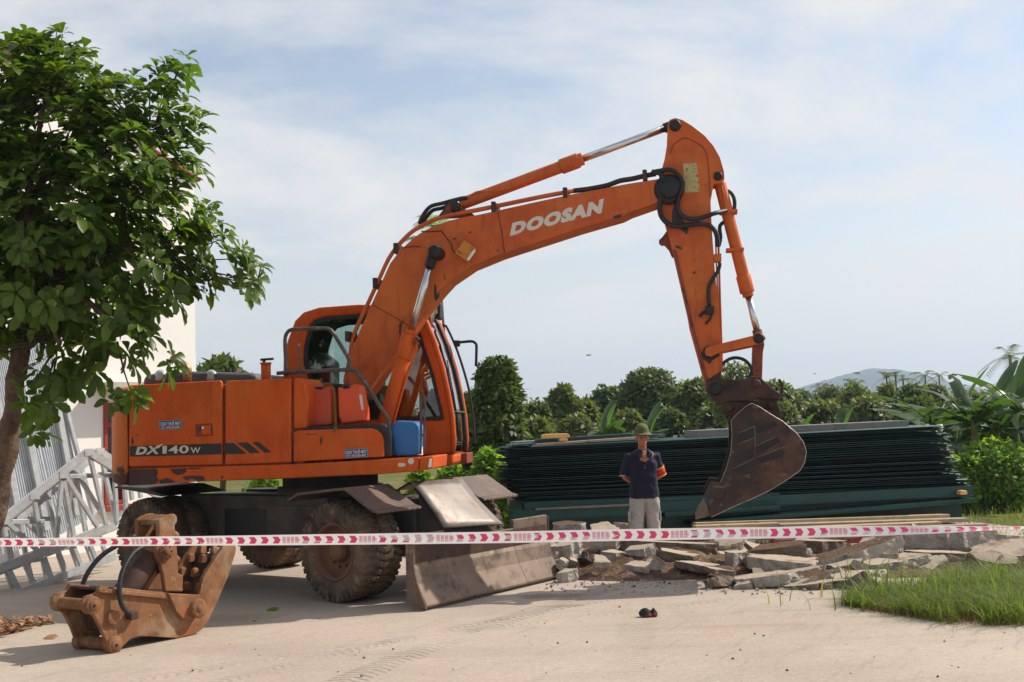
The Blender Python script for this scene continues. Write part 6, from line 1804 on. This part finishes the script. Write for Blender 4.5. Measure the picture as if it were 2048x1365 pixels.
bg_tree(1390, 762, 900, 50, 110, M['leaf_olive'], "olive tree just behind the excavator arm", 9, 2600, .26, .14, lowest=.1)
bg_tree(1460, 726, 900, 42, 130, M['leaf_olive'], "sparse tree with thin twigs between the arm and the bucket link", 10, 700, .20, .10, sub=12, lowest=.45)
bg_tree(1545, 766, 900, 44, 130, M['leaf_olive'], "olive tree directly behind the bucket coupler", 11, 2400, .24, .13, lowest=.1)
FG_ = "orchard trees beyond the sheet stack"
for k, (px, yt, w, Z) in enumerate(((1610, 792, 90, 60), (1660, 786, 100, 62), (1715, 780, 110, 58), (1770, 776, 100, 60), (1825, 778, 110, 56), (1880, 775, 90, 58), (1640, 808, 110, 44), (1740, 800, 120, 42), (1830, 800, 110, 40), (1560, 812, 90, 42), (1490, 812, 90, 46), (1420, 818, 80, 45), (1340, 820, 90, 45), (1245, 822, 90, 44), (1150, 830, 90, 42), (1080, 836, 80, 40), (2010, 775, 120, 52), (1950, 780, 110, 54))):
    bg_tree(px + (k * 37 % 23) - 11, yt + (k * 53 % 26) - 10, 900, Z, w, M['leaf_olive' if k % 4 else 'leaf_dark'], "low rounded orchard tree in the dense row beyond the stack", 30 + k, 1500, .24, .12, "orchard_tree", 14, FG_, lowest=.05)
# far wood closing the horizon
def far_wood():
    r = random.Random(77); mb = MB()
    for k in range(150):
        x = -90 + 180 * k / 149 + r.uniform(-1, 1)
        y = 105 + r.uniform(-8, 16)
        if x / y < -.13 and x / y > -.6: pass
        h = r.uniform(2.4, 3.8); rx = r.uniform(1.4, 2.6)
        crown(mb, [(x, y, h * .55, rx, h * .5)], 170, .36, .2, r, .4)
    tag(mb.build("far_wood", M['leaf_far'], None, recalc=False), "far band of dark green woodland along the horizon", None, None, "stuff")
far_wood()
# ---- small palms on the skyline
def palm(px, ytop, Z, seed, label, scale=1.0, fr=11, bend=(0, 0), name="palm_tree", group=None, m='leaf_dark'):
    r = random.Random(seed)
    top = at_depth(px, ytop, Z); H = top.z
    root = empty(name, (top.x - bend[0], top.y - bend[1], 0), 0, label, "palm", group)
    MB().tube(smooth_path([(0, 0, -.05), (bend[0] * .3, bend[1] * .3, H * .5), (bend[0], bend[1], H)], 4), [.09 - .04 * i / 8 for i in range(9)], 8).build("trunk", M['bark_dark'], root)
    mb = MB(); c = Vector((bend[0], bend[1], H))
    for k in range(fr):
        a = 2 * pi * (k + r.uniform(-.3, .3)) / fr; el = r.uniform(-.1, 1.1); L = scale * r.uniform(.9, 1.3)
        d = Vector((cos(a) * cos(el), sin(a) * cos(el), sin(el)))
        pts = [c + d * (L * t) - Vector((0, 0, L * .55 * t * t)) for t in (0, .25, .5, .75, 1)]
        for i in range(4):
            for q in range(4):
                p = pts[i].lerp(pts[i + 1], q / 4); dd = (pts[i + 1] - pts[i]).normalized()
                sd = dd.cross(Vector((0, 0, 1))).normalized()
                for sg in (-1, 1):
                    e_ = p + (sd * sg * .8 + dd * .5 - Vector((0, 0, .35))) * (L * .28)
                    b = mb.add([p, p + dd * L * .035, e_]); mb.face((b, b + 1, b + 2))
    mb.build("fronds", M[m], root, recalc=False)
PGp = "areca palms on the skyline"
for k, (px, py) in enumerate(((1702, 765), (1712, 771), (1773, 755), (1791, 751), (1806, 759), (1850, 751), (1878, 752), (1658, 775), (1640, 778), (2020, 712))):
    palm(px, py, 88 if px < 2000 else 40, 300 + k, "small slender palm on the skyline above the orchard trees" if px < 2000 else "thin palm head showing behind the tall banana leaf", (.85 + .12 * (k % 3)) if px < 2000 else .9, 9, (0, 0), "areca_palm", PGp if px < 2000 else None)
palm(868, 452, 32, 401, "palm whose fronds show behind the bend of the boom", .75, 14, (.0, .0), "palm_tree", None, 'leaf_weed')
palm(836, 478, 33, 402, "second palm peeping over the boom bend lower down", .55, 12, (.0, .0), "palm_tree", None, 'leaf_dark')

# ---- banana plants
def banana_leaf(L, w, arch, m, name, parent, M4, r, fold=.35, torn=True):
    mb = MB(); n = 14; prev = None
    for i in range(n + 1):
        t = i / n
        z = arch * (sin(t * pi * .5) if arch > .5 else t) - (.55 if arch < .9 else .15) * L * t * t
        c = Vector((L * t * (1 - .12 * t), 0, L * .55 * (arch * t) - .62 * L * (1 - arch) * t * t))
        ww = w / 2 * (sin(pi * min(1, t * .93 + .05)) ** .55) * (0 if t < .10 else 1)
        jag = (r.uniform(.75, 1) if torn else 1)
        b = mb.add([c + Vector((0, -ww * jag, -fold * ww)), c, c + Vector((0, ww * jag, -fold * ww))])
        if prev is not None and t > .10:
            if not torn or r.random() > .16: mb.face((prev, prev + 1, b + 1, b), 0, True)
            if not torn or r.random() > .16: mb.face((prev + 1, prev + 2, b + 2, b + 1), 0, True)
        prev = b
    mb.tube([(0, 0, 0), (L * .12, 0, L * .55 * arch * .12), (L * .5, 0, L * .55 * arch * .5 - .62 * L * (1 - arch) * .25 - .01)], [.022, .018, .010], 5)
    mb.xf(M4)
    return mb.build(name, m, parent, recalc=False)
def banana(px, ytop, Z, label, seed, n=7, L=1.7, w=.5, erect=2, group="banana plants beyond the stack"):
    r = random.Random(seed)
    top = at_depth(px, ytop, Z)
    H = max(.5, top.z - L * (.95 if erect else .45))
    root = empty("banana_plant", (top.x, top.y, 0), 0, label, "banana plant", group)
    MB().tube([(0, 0, -.05), (.03, 0, H * .5), (0, .02, H), (0, .02, H + .25)], [.095, .08, .06, .03], 10).build("stem", M['banana_stem'], root)
    for k in range(n):
        a = 2 * pi * k / n + r.uniform(-.4, .4)
        er = k < erect
        tilt = radians(r.uniform(62, 84)) if er else radians(r.uniform(15, 62))
        M4 = Matrix.Translation((0, .02, H)) @ Matrix.Rotation(a, 4, 'Z') @ Matrix.Rotation(-tilt, 4, 'Y') @ Matrix.Rotation(r.uniform(-.5, .5), 4, 'X')
        banana_leaf(L * r.uniform(.8, 1.15), w * r.uniform(.8, 1.15), .35 if er else r.uniform(-.15, .3), M['leaf_banana_new'] if (er and k == 0) else M['leaf_banana'], "banana_leaf", root, M4, r, .35, not er)
for k, (px, yt, Z, n, L, w, er, lab) in enumerate((
    (1205, 790, 26, 6, 1.0, .30, 2, "banana plant with one upright furled leaf left of the man"),
    (1290, 800, 26, 7, 1.1, .32, 2, "banana plant spreading right behind the man's helmet"),
    (1434, 805, 26, 6, 1.0, .30, 1, "banana plant between the man and the bucket"),
    (1585, 805, 27, 6, 1.0, .30, 1, "banana plant drooping right beside the bucket coupler"),
    (1680, 808, 27, 5, .7, .24, 2, "small banana plant with a single bright leaf above the grey box section"),
    (1905, 722, 25, 12, 1.9, .36, 1, "tall banana plant with arching torn leaves at the stack's far end"),
    (1975, 704, 26, 11, 1.8, .38, 2, "tall banana plant with bright upright leaves over the shrub"),
    (2022, 690, 25, 12, 1.9, .38, 2, "tallest banana plant with one long dark blade leaning out"),
    (1945, 780, 23, 11, 1.5, .34, 0, "short banana plant low in the clump over the green shrub"),
    (2050, 760, 22.5, 11, 1.6, .34, 0, "banana plant crowded at the end of the clump"),
    (1862, 795, 24, 9, 1.3, .30, 0, "low banana plant half hidden by the sheet stack end"),
    (1885, 762, 28, 11, 1.6, .36, 1, "banana plant in the back row behind the arching torn leaves"),
    (1935, 748, 29, 11, 1.7, .36, 1, "banana plant in the back row beneath the bright upright leaves"),
    (2005, 742, 28, 11, 1.7, .36, 1, "banana plant in the back row beneath the long dark blade"),
    (2048, 722, 27, 11, 1.7, .36, 1, "banana plant closing the back row of the clump"),
    (1990, 800, 24, 10, 1.4, .34, 0, "low drooping banana plant directly above the bright shrub"),
    (485, 955, 22, 6, .7, .26, 2, "small banana plant seen under the excavator body"))):
    banana(px, yt, Z, lab, 500 + k, n, L, w, er)
# ---- shrubs and weeds
def shrub(px, ytop, Z, wpx, m, label, seed, n=1500, L=.10, w=.06, group=None, name="shrub"):
    return bg_tree(px, ytop, 0, Z, wpx, m, label, seed, n, L, w, name, 9, group, True, "shrub", .0)
shrub(1990, 884, 21.6, 160, M['leaf_weed'], "bright green leafy shrub in front of the banana clump", 601, 3200, .13, .075)
shrub(1926, 915, 21.3, 75, M['leaf_weed'], "smaller bright shrub beside the end of the sheet stack", 602, 1400, .12, .07)
shrub(975, 905, 19.8, 90, M['leaf_weed'], "bright weed bush behind the excavator mudguard", 603, 1800, .13, .07)
shrub(1012, 925, 19.3, 60, M['leaf_weed'], "broad leaved weed next to the sheet stack corner", 604, 800, .15, .09)
shrub(905, 930, 19.6, 70, M['leaf_weed'], "low weed bush under the cab front", 605, 1100, .12, .07)
shrub(840, 936, 19.8, 60, M['leaf_weed'], "low weed bush behind the slew ring", 606, 900, .12, .07)
shrub(530, 950, 21, 80, M['leaf_weed'], "bright bush seen through the gap under the excavator", 607, 1200, .14, .08)
r2 = random.Random(9)
def in_field():
    y = r2.uniform(17.4, 46); x = r2.uniform(6.9, 9.0 + y * .40)
    if x < 8.4 - (y - 16.0) * .33: return None
    return x, y, .8 + .5 * noise.noise(Vector((x * .6, y * .3, 0)))
grass_patch("meadow_grass", in_field, 20000, .12, .30, .008, M['grass'], "light green meadow grass beyond the end of the sheet stack", .6, 2)
def in_back():
    y = r2.uniform(20.8, 30); x = r2.uniform(-12, 8); return x, y, 1.0
grass_patch("rough_grass", in_back, 7000, .15, .40, .010, M['grass'], "rough grass behind the excavator and the sheet stack", .6, 2)
def in_verge():
    px = r2.uniform(1900, 2080); py = r2.uniform(1005, 1075); p = ground(px, py)
    return p.x, p.y, (.5 if noise.noise(p * 1.5) > 0 else .25)
grass_patch("verge_grass", in_verge, 900, .06, .2, .006, M['grass'], "sparse grass along the broken verge by the planks", .7, 3)

# ---- far hill
def hill():
    Y = 2300.0
    prof = [(1180, 838), (1420, 826), (1500, 812), (1560, 790), (1600, 776), (1640, 764), (1680, 752), (1712, 744), (1745, 738), (1775, 737), (1800, 740), (1830, 747), (1870, 758), (1930, 772), (2000, 786), (2100, 800), (2300, 820)]
    pts = [at_depth(a, b, Y) for a, b in prof]
    mb = MB(); fine = smooth_path(pts, 12); rows = []
    for k, (dy, f_) in enumerate(((-330, -.02), (-220, .35), (-120, .72), (-50, .93), (0, 1.0), (60, .95), (200, .6), (400, 0))):
        rows.append(mb.add([(p.x + .35 * dy * .1, p.y + dy, max(-8, p.z * f_ + (2.0 * noise.noise(Vector((p.x * .03, dy * .03, 1))) + 1.6 * noise.noise(Vector((p.x * .12, dy * .1, 2)))) * (.2 + f_))) for p in fine]))
    n = len(fine)
    for a, b in zip(rows, rows[1:]):
        for k in range(n - 1): mb.face((a + k, a + k + 1, b + k + 1, b + k), 0, True)
    tag(mb.build("hill", mat('wooded_hill', (.035, .055, .022), .95, 0, .3, .02, None, 0), None), kind="structure")
hill()
# ---- birds
for k, (px, py) in enumerate(((1178, 711), (1629, 748), (1714, 747))):
    p = at_depth(px, py, 60)
    mb = MB(); s_ = .16
    mb.tube([(-.9 * s_, 0, 0), (0, 0, .05 * s_), (.9 * s_, 0, 0)], [.03, .09 * s_ * 2, .01], 6)
    mb.ngon([(-.3 * s_, 0, 0), (.3 * s_, 0, 0), (.1 * s_, -1.1 * s_, .4 * s_)]); mb.ngon([(-.3 * s_, 0, 0), (.3 * s_, 0, 0), (.1 * s_, 1.1 * s_, .4 * s_)])
    o = mb.build("bird", M['black'], None, recalc=False); o.location = p; o.rotation_euler = (0, 0, .5 + k)
    tag(o, "tiny dark bird flying in the sky over the trees", "bird", "birds over the trees")
# ---- humid air
hz_ = MB().slab([(-1400, -25), (1400, -25), (1400, 2800), (-1400, 2800)], -10, 130).build("haze", [])
hz_.data.materials.clear()
hm = bpy.data.materials.new("humid_haze"); hm.use_nodes = True
hm.node_tree.nodes.clear()
ho_ = hm.node_tree.nodes.new("ShaderNodeOutputMaterial"); pv = hm.node_tree.nodes.new("ShaderNodeVolumePrincipled")
pv.inputs["Color"].default_value = (.62, .77, .98, 1); pv.inputs["Density"].default_value = .00034; pv.inputs["Anisotropy"].default_value = .25
hm.node_tree.links.new(pv.outputs[0], ho_.inputs["Volume"])
hz_.data.materials.append(hm)
tag(hz_, "pale blue humid haze filling the distance", None, None, "stuff")
